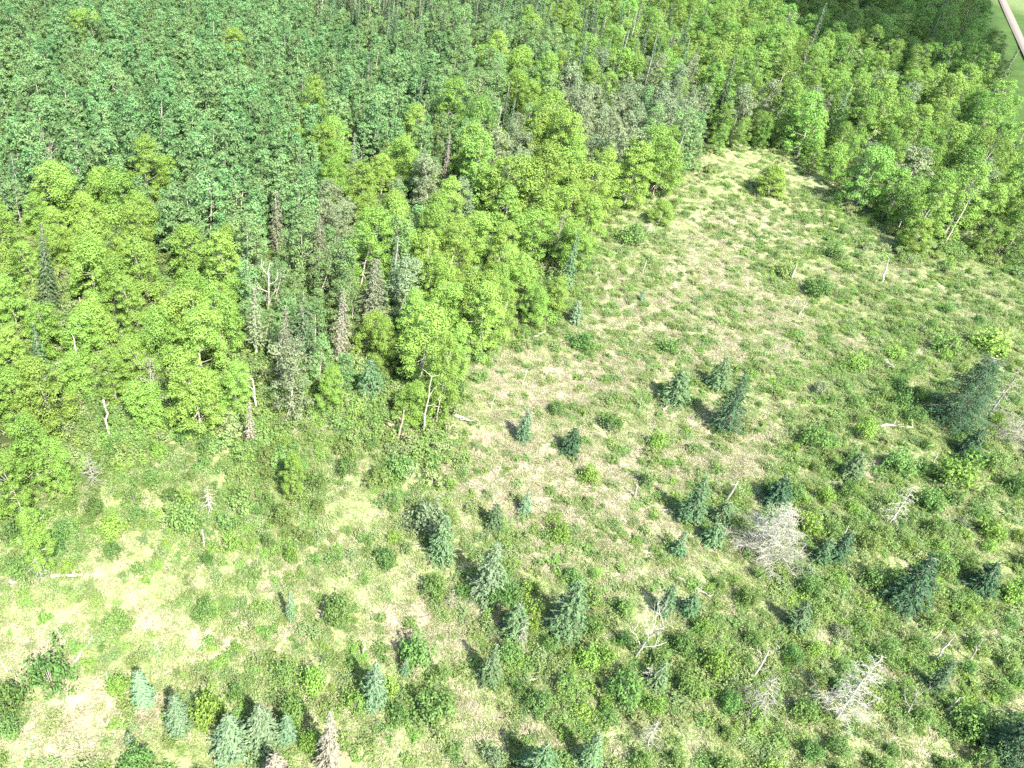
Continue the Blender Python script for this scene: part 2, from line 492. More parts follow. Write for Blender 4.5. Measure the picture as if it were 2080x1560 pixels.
# ------------------------------------------------------------------ where the wood ends and the meadow begins (photo pixels, on the ground)
EDGE = [(-700, 1080), (-60, 1050), (60, 1040), (110, 980), (170, 930), (260, 900), (330, 893), (430, 885), (500, 872), (560, 862), (640, 845), (720, 838),
        (800, 858), (868, 862), (905, 800), (930, 745), (1000, 735), (1022, 700), (1060, 668), (1130, 650), (1150, 600), (1180, 510),
        (1205, 462), (1290, 412), (1370, 402), (1410, 345), (1440, 322), (1500, 308), (1590, 312), (1650, 352), (1740, 425),
        (1800, 455), (1850, 505), (1905, 490), (1960, 520), (2040, 555), (2120, 575), (2700, 700)]
EDGE = sorted(EDGE)
EX = np.array([e[0] for e in EDGE], float); EY = np.array([e[1] for e in EDGE], float)
def in_wood(px, py): return py < np.interp(px, EX, EY)

# road: gravel strip at the far right
rl0, rl1 = unproj(2026, 0), unproj(2080, 128)
rr0, rr1 = unproj(2043, 0), unproj(2080, 82)
r_mid0 = (rl0 + rr0) / 2
r_dir = unit(rl0 - rl1)
r_nrm = np.array([-r_dir[1], r_dir[0]])
r_half = abs(float((rr0 - rl0) @ r_nrm)) / 2 * 0.72
def road_d(x, y): return (np.asarray(x) - r_mid0[0]) * r_nrm[0] + (np.asarray(y) - r_mid0[1]) * r_nrm[1]

DRY = [(1080,800,60),(1170,780,70),(1100,900,70),(960,940,60),(1000,970,80),(1260,760,60),(1330,690,60),(1420,640,80),(1380,560,60),(1450,560,60),
 (1500,600,60),(1560,620,55),(1480,690,70),(1600,700,50),(1740,690,40),(1150,980,80),(1250,1010,60),(1080,1030,70),(1300,1080,60),(1360,1080,50),
 (1200,1080,60),(900,1250,70),(860,1290,60),(950,1280,50),(1100,1140,50),(50,1330,80),(30,1200,40),(120,1300,60),(150,1480,100),(250,1470,80),
 (330,1440,60),(200,1420,50),(100,1510,80),(1330,940,60),(1480,900,80),(1540,920,60),(1420,900,50),(1760,970,40),(700,1110,30),(620,1270,40),
 (540,1040,30),(1490,1250,40),(1250,1190,50),(800,1250,30),(420,1310,50),(300,1250,60),(1540,460,60),(1300,640,50),(1200,700,50),(1640,450,40),
 (1230,580,30),(1050,1480,40),(1000,1490,50),(940,1400,30),(1450,470,60),(1900,1100,30),(1920,1030,30),(1850,1520,40),(620,1430,30),(760,1490,40),
 (1140,1530,30),(1000,760,45),(560,1430,40),(1040,820,40),(2060,1260,25),(1800,1380,30),(1640,1430,30),(1990,620,40),(1820,560,40),(560,1180,40),(200,1180,40)]
LUSH = [(300,1000,200,.85),(60,1080,110,.9),(600,1000,120,.7),(150,960,120,.5),(1900,680,190,.75),(1800,800,130,.5),(1700,1200,230,.9),(1900,1300,230,.9),
 (1450,1400,220,.9),(1200,1420,180,.8),(800,1400,130,.7),(650,1480,90,.6),(1850,1000,200,.8),(1650,1000,140,.7),(1300,430,80,.8),(1500,380,90,.5),
 (1700,460,120,.7),(1100,700,90,.5),(1180,560,50,.5),(980,1150,100,.6),(1100,1250,110,.7),(2000,1500,120,1.),(1600,1500,200,.8),(1950,560,120,.6),(450,960,150,.5)]
def dryness(px, py):
    v = np.zeros_like(px)
    for x, y, r in DRY:
        if y > 1180 and x < 420: r = r * 0.72
        v += np.exp(-(((px - x) / (r * 1.25)) ** 2 + ((py - y) / (r * 0.85)) ** 2))
    return np.clip(v * np.where(py < 720, 0.55, 0.8), 0, np.where(py < 720, 0.62, 0.9))
def lushness(px, py):
    v = np.zeros_like(px)
    for x, y, r, a in LUSH: v += a * np.exp(-(((px - x) / r) ** 2 + ((py - y) / (r * 0.8)) ** 2))
    return np.clip(v, 0, 1.3)

# ------------------------------------------------------------------ ground sheet
def axis(lo, hi, step, far):
    core = np.arange(lo, hi + step, step)
    g = [step]
    while sum(g) < far: g.append(g[-1] * 1.35)
    ext = np.cumsum(g)
    return np.concatenate([(lo - ext)[::-1], core, core[-1] + ext])
gx = axis(-45, 115, 0.5, 4200); gy = axis(8, 150, 0.5, 4200)
X, Y = np.meshgrid(gx, gy)
inner = np.exp(-np.maximum(0, np.hypot(X - 30, Y - 80) - 250) / 200.0)
Z = gz(X, Y) * inner
gp = np.stack([X, Y, Z], -1).reshape(-1, 3)
cpt = (gp - np.array([0, 0, CAM_H])) @ R3
front = cpt[:, 2] < -5
gpx = np.where(front, PPX - FOC * cpt[:, 0] / np.where(front, cpt[:, 2], -1), -9999)
gpy = np.where(front, PPY + FOC * cpt[:, 1] / np.where(front, cpt[:, 2], -1), 9999)
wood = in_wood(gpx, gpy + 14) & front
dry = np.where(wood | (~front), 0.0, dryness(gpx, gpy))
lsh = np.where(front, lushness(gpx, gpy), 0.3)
rdv = np.abs(road_d(gp[:, 0], gp[:, 1]))
meadow_far = np.exp(-(np.maximum(0, rdv - 13) / 2.0) ** 2)
gme = bpy.data.meshes.new("ground")
nx, ny = len(gx), len(gy)
ii = (np.arange(ny - 1)[:, None] * nx + np.arange(nx - 1)[None, :]).ravel()
gf = np.stack([ii, ii + 1, ii + nx + 1, ii + nx], 1)
gme.from_pydata([], [], [])
gme.vertices.add(len(gp)); gme.vertices.foreach_set("co", gp.astype(np.float32).ravel())
gme.loops.add(gf.size); gme.loops.foreach_set("vertex_index", gf.astype(np.int32).ravel())
gme.polygons.add(len(gf)); gme.polygons.foreach_set("loop_start", (np.arange(len(gf)) * 4).astype(np.int32))
gme.polygons.foreach_set("use_smooth", np.ones(len(gf), bool))
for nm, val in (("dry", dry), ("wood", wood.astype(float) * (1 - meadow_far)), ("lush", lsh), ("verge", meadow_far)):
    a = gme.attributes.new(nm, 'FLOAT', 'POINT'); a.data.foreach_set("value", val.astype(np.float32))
gme.update(calc_edges=True); gme.validate()
gm, nt, out = nodes_of("meadow_ground")
N, L = nt.nodes.new, nt.links.new
def A(nm):
    q = N("ShaderNodeAttribute"); q.attribute_name = nm; return q.outputs["Fac"]
geo = N("ShaderNodeNewGeometry")
def noise(scale, detail=6, rough=0.6, stretch=None, dist=0.0):
    n = N("ShaderNodeTexNoise"); n.inputs["Scale"].default_value = scale; n.inputs["Detail"].default_value = detail
    n.inputs["Roughness"].default_value = rough; n.inputs["Distortion"].default_value = dist
    if stretch:
        mp = N("ShaderNodeMapping"); mp.inputs["Scale"].default_value = stretch; mp.inputs["Rotation"].default_value = (0, 0, 0.5)
        L(geo.outputs["Position"], mp.inputs[0]); L(mp.outputs[0], n.inputs[0])
    else: L(geo.outputs["Position"], n.inputs[0])
    return n.outputs[0]
def math_(op, a, b):
    m = N("ShaderNodeMath"); m.operation = op
    for i, v in enumerate((a, b)):
        if isinstance(v, (int, float)): m.inputs[i].default_value = v
        else: L(v, m.inputs[i])
    return m.outputs[0]
def ramp(f, a, b):
    m = N("ShaderNodeMapRange"); m.interpolation_type = 'SMOOTHSTEP'; L(f, m.inputs[0]); m.inputs[1].default_value = a; m.inputs[2].default_value = b
    return m.outputs[0]
def mixc(f, a, b):
    m = N("ShaderNodeMix"); m.data_type = 'RGBA'
    if isinstance(f, float): m.inputs[0].default_value = f
    else: L(f, m.inputs[0])
    for i, v in ((6, a), (7, b)):
        if isinstance(v, tuple): m.inputs[i].default_value = (*v, 1)
        else: L(v, m.inputs[i])
    return m.outputs[2]
straw_c = mixc(ramp(math_('ADD', math_('MULTIPLY', noise(1.6, 8, 0.7, (1, 2.6, 1), 0.6), 0.5), math_('MULTIPLY', noise(7.0, 6, 0.8, (0.6, 3.2, 1), 0.8), 0.5)), 0.34, 0.66), (0.20, 0.175, 0.11), (0.35, 0.315, 0.225))
green_c = mixc(noise(1.1, 8, 0.7), (0.165, 0.200, 0.082), (0.235, 0.265, 0.125))
mud_c = mixc(noise(2.5, 6), (0.10, 0.085, 0.05), (0.17, 0.135, 0.085))
nz1 = math_('ADD', math_('MULTIPLY', noise(0.30, 6, 0.7), 0.75), math_('MULTIPLY', noise(1.4, 6, 0.75), 0.45))
dfac = ramp(math_('ADD', math_('MULTIPLY', A("dry"), 0.42), math_('ADD', nz1, math_('MULTIPLY', A("lush"), -0.07))), 0.60, 0.98)
c = mixc(dfac, green_c, straw_c)
c = mixc(math_('MULTIPLY', ramp(noise(0.9, 7, 0.7), 0.60, 0.72), 0.45), c, mud_c)
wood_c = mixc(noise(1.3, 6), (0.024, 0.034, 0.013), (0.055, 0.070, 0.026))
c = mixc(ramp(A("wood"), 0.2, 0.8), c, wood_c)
verge_c = mixc(ramp(math_('ADD', math_('MULTIPLY', noise(0.22, 7, 0.7), 0.5), math_('MULTIPLY', noise(1.5, 6, 0.8, (1, 3, 1)), 0.5)), 0.38, 0.62), (0.022, 0.048, 0.008), (0.044, 0.074, 0.015))
c = mixc(A("verge"), c, verge_c)
bs = N("ShaderNodeBsdfPrincipled"); bs.inputs["Roughness"].default_value = 0.9; bs.inputs["Specular IOR Level"].default_value = 0.1
bp = N("ShaderNodeBump"); bp.inputs["Strength"].default_value = 0.9; bp.inputs["Distance"].default_value = 0.18
L(noise(3.2, 8, 0.75), bp.inputs["Height"]); L(bp.outputs[0], bs.inputs["Normal"])
L(c, bs.inputs["Base Color"]); L(bs.outputs[0], out.inputs[0])
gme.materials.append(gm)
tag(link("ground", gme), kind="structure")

# ------------------------------------------------------------------ road
rm, nt, out = nodes_of("gravel")
N, L = nt.nodes.new, nt.links.new
geo = N("ShaderNodeNewGeometry")
at = N("ShaderNodeAttribute"); at.attribute_name = "across"
nz_ = N("ShaderNodeTexNoise"); nz_.inputs["Scale"].default_value = 0.8; nz_.inputs["Detail"].default_value = 8; L(geo.outputs["Position"], nz_.inputs[0])
base = N("ShaderNodeMix"); base.data_type = 'RGBA'; base.inputs[6].default_value = (0.082, 0.068, 0.050, 1); base.inputs[7].default_value = (0.112, 0.096, 0.073, 1)
L(nz_.outputs[0], base.inputs[0])
wv = N("ShaderNodeMath"); wv.operation = 'PINGPONG'; wv.inputs[1].default_value = 0.5; L(at.outputs["Fac"], wv.inputs[0])
tr_ = N("ShaderNodeMapRange"); tr_.inputs[1].default_value = 0.18; tr_.inputs[2].default_value = 0.34; tr_.inputs[3].default_value = 0.0; tr_.inputs[4].default_value = 0.5
L(wv.outputs[0], tr_.inputs[0])
tk = N("ShaderNodeMix"); tk.data_type = 'RGBA'; L(tr_.outputs[0], tk.inputs[0]); L(base.outputs[2], tk.inputs[6]); tk.inputs[7].default_value = (0.125, 0.108, 0.085, 1)
bs = N("ShaderNodeBsdfPrincipled"); bs.inputs["Roughness"].default_value = 0.9; L(tk.outputs[2], bs.inputs["Base Color"]); L(bs.outputs[0], out.inputs[0])
M['gravel'] = rm
ts = np.linspace(-220, 420, 90)
rv, rf, ra = [], [], []
K = 7
for i, t in enumerate(ts):
    ctr = r_mid0 + r_dir * t
    for k in range(K):
        u = k / (K - 1) * 2 - 1
        p = ctr + r_nrm * u * (r_half + 0.25 * math.sin(t * 0.9 + k))
        rv.append((p[0], p[1], 0.50 + 0.10 * (1 - u * u) if abs(u) < 0.95 else 0.36))
        ra.append(k / (K - 1))
for i in range(len(ts) - 1):
    for k in range(K - 1):
        a0 = i * K + k; rf.append((a0, a0 + 1, a0 + K + 1, a0 + K))
rme = bpy.data.meshes.new("road"); rme.from_pydata(rv, [], rf); rme.materials.append(rm)
a = rme.attributes.new("across", 'FLOAT', 'POINT'); a.data.foreach_set("value", np.array(ra, np.float32))
rme.update()
tag(link("road", rme), kind="structure")

# ------------------------------------------------------------------ the wood: what grows where
ANCH = [  # photo pixel of the crowns, kind
 *[(x, y, 'A') for x, y in [(100,60),(300,100),(500,60),(620,150),(150,200),(350,200),(500,220),(30,150),(60,260),(200,290),(330,310),(430,330),(450,400),
    (700,100),(800,150),(750,210),(860,110),(560,250),(560,340),(600,360),(0,0),(200,0),(400,0),(600,30),(-100,200),(-150,50),(-100,320),(390,400),(520,400),
    (640,200),(830,220),(700,190),(900,150),(30,330),(100,310),(480,440)]],
 *[(x, y, 'B') for x, y in [(150,370),(250,390),(60,430),(150,470),(250,470),(350,480),(30,540),(120,560),(220,560),(300,560),(400,540),(450,560),(60,640),
    (160,660),(260,650),(360,640),(440,650),(60,740),(200,740),(320,740),(430,740),(40,840),(160,840),(280,840),(400,840),(-100,500),(-100,700),(-100,900),
    (60,930),(520,760),(560,800),(500,700),(560,720),(680,250),(720,310),(750,340),(700,380),(810,300),(850,370),(910,230),(900,400),(850,440),(980,460),
    (1060,420),(1010,350),(1110,350),(1160,300),(1350,330),(1210,380),(1270,320),(1080,490),(1020,540),(950,600),(900,560),(800,640),(840,700),(870,650),
    (960,680),(900,740),(700,700),(690,780),(820,520),(1150,160),(1040,150),(1210,60),(60,1000),(100,1050),(1040,580),(1120,520),(960,530),(880,480)]],
 *[(x, y, 'L') for x, y in [(1450,300),(1550,280),(1650,300),(1750,320),(1850,400),(1950,430),(2050,500),(1480,200),(1580,180),(1680,200),(1780,220),(1880,260),
    (1980,330),(2060,400),(1450,60),(1420,130),(1500,110),(1560,60),(1640,90),(1700,120),(1800,130),(1880,170),(1960,220),(2040,270),(2150,400),(2150,500),
    (1350,20),(1400,60),(1300,20),(1550,330),(1600,20),(1700,30),(1800,50),(1900,80),(1750,10),(1950,130),(1650,-60),(1850,-40),(1000,380),(940,310)]],
 *[(x, y, 'M') for x, y in [(1000,150),(930,190),(1000,240),(1090,240),(1050,200),(640,480),(600,520),(660,520),(730,470),(710,540),(610,440),(770,430),(770,540),
    (960,140),(860,280),(1090,90),(950,100),(640,600),(670,690),(580,560),(1400,260),(1340,260),(900,300),(1450,330),(560,500),(900,60)]],
 *[(x, y, 'W') for x, y in [(1200,250),(1250,280),(1360,210),(1400,190),(1300,220),(1150,215),(1040,270),(680,420),(845,570),(1180,280),(620,830),(630,770),
    (1330,180),(1390,240),(870,330)]],
 *[(x, y, 'S') for x, y in [(800,20),(850,50),(930,30),(990,50),(720,10),(1200,110),(1250,130),(1130,50),(1290,90),(1330,120),(1380,120),(760,-40),(1000,-30),(1200,-30)]],
]
AX = np.array([a[0] for a in ANCH], float); AY = np.array([a[1] for a in ANCH], float); AK = [a[2] for a in ANCH]
SPACE = {'A': 2.35, 'B': 4.0, 'L': 3.55, 'M': 2.8, 'W': 3.0, 'S': 2.5}
def grown(x, y, k):
    """the older wood towards the road has bigger crowns"""
    return 1.0 if k in 'AS' else min(1.22 if x > 10 else 1.08, max(0.92, math.hypot(x, y) / 90.0))
rng = np.random.default_rng(11)
# candidate points over the part of the wood the photograph could see
cand = []
far_y = 345.0
for _ in range(110000):
    y = 30 + (far_y - 30) * rng.random() ** 0.75
    half = 22 + y * 0.60
    x = rng.uniform(-half * 0.95 - 6, half * 1.65 + 6)
    cand.append((x, y))
cand = np.array(cand)
zc = gz(cand[:, 0], cand[:, 1])
bx, by = project(np.column_stack([cand, zc]))
tx, ty = project(np.column_stack([cand, zc + 6.0]))
ok = in_wood(bx, by) & (tx > -190) & (tx < 2270) & (ty > -190) & (np.abs(road_d(cand[:, 0], cand[:, 1])) > 14)
ok &= road_d(cand[:, 0], cand[:, 1]) * np.sign(road_d(0, 60)) > 0
cell = {}
trees = []
for i in np.nonzero(ok)[0]:
    x, y = cand[i]
    jx, jy = tx[i] + rng.normal() * 26, ty[i] + rng.normal() * 18
    k = AK[int(np.argmin((AX - jx) ** 2 + ((AY - jy) * 1.4) ** 2))]
    sp = SPACE[k] * grown(x, y, k)
    cx, cy = int(x // 4), int(y // 4)
    good = True
    for a in (-1, 0, 1):
        for b in (-1, 0, 1):
            for (qx, qy, qs) in cell.get((cx + a, cy + b), ()):
                if (qx - x) ** 2 + (qy - y) ** 2 < ((qs + sp) / 2) ** 2: good = False; break
            if not good: break
        if not good: break
    if not good: continue
    cell.setdefault((cx, cy), []).append((x, y, sp))
    trees.append((x, y, k, bx[i], by[i], tx[i], ty[i]))
print("wood trees", len(trees))

FORMS = {}
def forms(key, builds):
    lst = []
    for tr, cr in builds:
        lst.append((tr.mesh(key + "_trunk"), cr.mesh(key + "_crown"), MB().merge(tr).merge(cr).mesh(key + "_whole")))
    FORMS[key] = lst
forms('B', [leafy_tree(100 + i, 7.5 + (i % 4) * 0.9, 2.05 + 0.27 * ((i * 3) % 4), 'bright', base=0.06 + 0.07 * (i % 3), nclump=66 + 4 * (i % 3), clump=(0.32, 0.86), leaf=0.075, dens=660, bark=('bark', 'bark', 'palebark')[i % 3], open_=0.3) for i in range(9)])
forms('L', [leafy_tree(200 + i, 7.4 + (i % 4) * 0.8, 1.9 + 0.25 * ((i * 3) % 4), 'lush', base=0.06 + 0.05 * (i % 3), nclump=64, clump=(0.28, 0.72), leaf=0.078, dens=620, bark=('bark', 'palebark')[i % 2], open_=0.4) for i in range(8)])
forms('M', [leafy_tree(300 + i, 7.8 + (i % 3), 1.5 + 0.2 * (i % 3), 'birch', base=0.12, nclump=48, clump=(0.28, 0.65), leaf=0.09, dens=430, bark='bark', open_=0.4) for i in range(5)])
forms('A', [leafy_tree(400 + i, 6.6 + 0.5 * (i % 3), 1.25 + 0.12 * (i % 3), 'aspen', base=0.25, nclump=22, clump=(0.32, 0.66), leaf=0.11, dens=320, bark='bark') for i in range(6)])
forms('W', [leafy_tree(500 + i, 8.0 + (i % 2), 1.95, 'willow', base=0.12, nclump=44, clump=(0.3, 0.7), leaf=0.09, dens=400, bark='bark', open_=0.3) for i in range(4)])
forms('S', [spruce(600 + i, 9.5 + (i % 3), 1.4, ('darkspruce', 'midspruce', 'darkspruce')[i % 3], step=0.22, leaf=0.17, droop=0.35) for i in range(6)])

def zone(px, py):
    if py < 210 and px < 1000 and True: return 'far_left' if px < 640 else 'far_middle'
    if px < 560: return 'left'
    if px < 900: return 'tongue_left'
    if px < 1210: return 'tongue'
    if px < 1440: return 'middle'
    return 'right' if py > 150 else 'far_right'
ZTXT = {'far_left': 'in the far wood at upper left', 'far_middle': 'in the far wood at top centre left', 'left': 'in the stand at left above the meadow',
        'tongue_left': 'in the mixed stand left of the meadow corner', 'tongue': 'in the tongue of wood beside the meadow',
        'middle': 'in the wood behind the top corner of the meadow', 'right': 'in the stand right of the meadow top', 'far_right': 'in the far wood near the gravel road'}
KIND = {'B': ('leafy_tree', 'lime green leafy tree', 'tree'), 'L': ('broadleaf_tree', 'fresh green broadleaf tree', 'tree'), 'M': ('birch_tree', 'dull green birch-like tree', 'tree'),
        'A': ('aspen_tree', 'slim blue-green aspen', 'tree'), 'W': ('willow_tree', 'pale grey-green willowy tree', 'tree'), 'S': ('spruce_tree', 'slender dark spruce', 'spruce')}
SHAPE = {0: 'with broad round crown', 1: 'with tall domed crown', 2: 'with uneven lobed crown', 3: 'with wide bushy crown'}
GROUPN = {'B': 'lime green leafy trees of the wood', 'L': 'fresh green broadleaf trees of the wood', 'M': 'dull green birch-like trees of the wood',
          'A': 'slim blue-green aspens of the wood', 'W': 'pale grey-green willowy trees of the wood', 'S': 'slender dark spruces of the wood'}
LIMIT = {'B': 300, 'L': 300, 'M': 300, 'A': 300, 'W': 300, 'S': 250}
STUFFTXT = {'B': 'lime green leafy trees further back that merge into one canopy', 'L': 'fresh green broadleaf canopy running back to the gravel road',
            'M': 'dull green birch canopy deeper in the wood', 'A': 'dense blue-green aspen canopy filling the upper left', 'W': 'pale grey-green canopy deeper in the wood',
            'S': 'slender dark spruces mixed into the far canopy'}
# keep clear the places of the trees set one by one below
TAKEN = []
def take(px, py, r=1.6):
    x, y, z = spot(px, py); TAKEN.append((x, y, r)); return x, y, z

SOLO = [  # kind, base pixel, top y, width px, label, extra
 ('spruce', 615, 665, 588, 58, 'green spruce with dense pointed crown between two browner trees in the wood', 'green'),
 ('spruce', 581, 705, 622, 46, 'brown-tinged narrow spruce just left of the dense green spruce', 'rust'),
 ('spruce', 748, 800, 728, 52, 'grey-green spruce at the meadow corner beside the bright trees', 'blue'),
 ('spruce', 757, 610, 522, 52, 'tall spruce with brown cones near top, above the pale dead conifer', 'rust'),
 ('spruce', 800, 545, 478, 30, 'small silvery spruce tip between lime green trees', 'blue'),
 ('spruce', 648, 520, 436, 42, 'ragged grey-green spruce among dull green trees', 'rust'),
 ('spruce', 563, 482, 385, 30, 'thin rusty spruce standing in a shadowy gap of the wood', 'rust'),
 ('spruce', 1338, 180, 72, 30, 'tallest brownish spruce spire at top centre right', 'rust'),
 ('spruce', 1314, 188, 82, 30, 'dark spruce spire left of the tallest brownish spire', 'green'),
 ('spruce', 8, 385, 312, 34, 'grey spruce at the left frame edge above the lime stand', 'blue'),
 ('spruce', 42, 385, 308, 36, 'pointed grey spruce second from the left frame edge', 'blue'),
 ('spruce', 1648, 285, 190, 24, 'thin leaning tan spruce in the right stand', 'rust'),
 ('spruce', 1578, 205, 143, 26, 'grey-blue spruce in the right stand below the far wood', 'blue'),
 ('spruce', 1862, 190, 133, 26, 'slim dark spruce leaning right among right stand crowns', 'green'),
 ('spruce', 1988, 150, 88, 30, 'pale tan spruce beside the shaded wood near the road', 'rust'),
 ('spruce', 716, 310, 268, 18, 'tiny blue spruce tip behind the lime green clump', 'blue'),
 ('spruce', 852, 260, 204, 20, 'slim rusty spruce in the dull green middle wood', 'rust'),
 ('spruce', 745, 175, 115, 20, 'slim spruce at far end of the aspen wood', 'green'),
]
SOLO = [(*q, under_tip(q[1] + (q[1] - 600) * 0.04, q[3], 5.5 if q[3] == 728 else (10.0 if q[4] > 20 else 9.5))) for q in SOLO]
def clear_for(p, r=1.3):
    d = math.hypot(p[0], p[1])
    TAKEN.append((p[0], p[1], r)); TAKEN.append((p[0] * (1 - 2.2 / d), p[1] * (1 - 2.2 / d), r))
for q in SOLO: clear_for(q[-1])
WOODDEAD = [(103,272,9.5),(484,325,9.5),(540,498,10),(240,535,7.5),(288,722,6.5),(820,792,7),(1022,186,10),(1148,425,7),(515,770,6.0),(845,10,10),(720,120,9),(697,588,10),(516,582,10),(506,812,6),(1025,58,10),(915,270,10),
            (874,766,7.5),(207,812,5),(158,605,6.5),(147,690,5),(1966,408,8),(1886,428,7)]
for q in WOODDEAD: clear_for(under_tip(*q))
clear_for(spot(4, 1028))
GEN = []                                       # repeats that get their label at the end, by what stands next to them
byk = {k: [] for k in SPACE}
trng = np.random.default_rng(5)
for t in trees:
    if any((t[0] - q[0]) ** 2 + (t[1] - q[1]) ** 2 < q[2] ** 2 for q in TAKEN): continue
    k = t[2]
    if k == 'S' and trng.random() < 0.45: k = 'L' if t[5] > 1050 else 'M'
    elif k in 'BLM' and trng.random() < (0.075 if (t[6] < 330 and t[5] > 720) else 0.02): k = 'S'
    elif k == 'B' and trng.random() < 0.10 and np.interp(t[3], EX, EY) - t[4] > 45: continue
    elif k == 'A' and trng.random() < 0.01: k = 'B'
    elif k == 'B' and trng.random() < 0.05: k = 'M'
    elif k == 'L' and trng.random() < 0.06: k = 'W'
    byk[k].append((*t[:2], k, *t[3:]))
for k, lst in byk.items():
    lst.sort(key=lambda t: math.hypot(t[0], t[1]))
    far_pts, far_rot, far_scl = [], [], []
    cnt = 0
    for t in lst:
        x, y = t[0], t[1]; z = float(gz(x, y)) - 0.1
        bxp, byp, txp, typ = t[3:]
        g = grown(x, y, k); s = trng.uniform(0.95, 1.3) if k == 'S' else (trng.uniform(0.70, 1.26) if k != 'A' else trng.uniform(0.78, 1.42)) * g
        # young growth at the meadow edge
        d_edge = np.interp(bxp, EX, EY) - byp
        if d_edge < 22 and trng.random() < 0.5: s *= trng.uniform(0.55, 0.85)
        sc = (s * trng.uniform(0.92, 1.1), s * trng.uniform(0.92, 1.1), s * (1.0 if g < 1.05 else 0.92))
        rot = (trng.normal() * 0.035, trng.normal() * 0.035, trng.uniform(0, 6.28))
        vis = -30 < txp < 2110 and -20 < typ < 1580
        if cnt < LIMIT[k] and vis:
            f = int(trng.integers(len(FORMS[k])))
            zz = zone(txp, typ)
            edge = d_edge < 26
            nm, desc, cat = KIND[k]
            size = 'young ' if s < 0.72 * g else ('tall ' if s > 1.06 * g else '')
            o = put_tree(nm, FORMS[k][f][:2], x, y, z, rot[2], sc, None, cat, GROUPN[k], rot[:2])
            GEN.append((o, size, desc, (' at the meadow edge ' if edge else ' ') + ZTXT[zz], x, y))
            cnt += 1
        else:
            far_pts.append((x, y, z)); far_rot.append(rot); far_scl.append(sc)
    if far_pts:
        scatter({'B': 'leafy_canopy', 'L': 'broadleaf_canopy', 'M': 'birch_canopy', 'A': 'aspen_canopy', 'W': 'willow_canopy', 'S': 'spruce_canopy'}[k],
                [f[2] for f in FORMS[k]], far_pts, far_rot, far_scl, STUFFTXT[k], 'trees')
    print(k, cnt, len(far_pts))

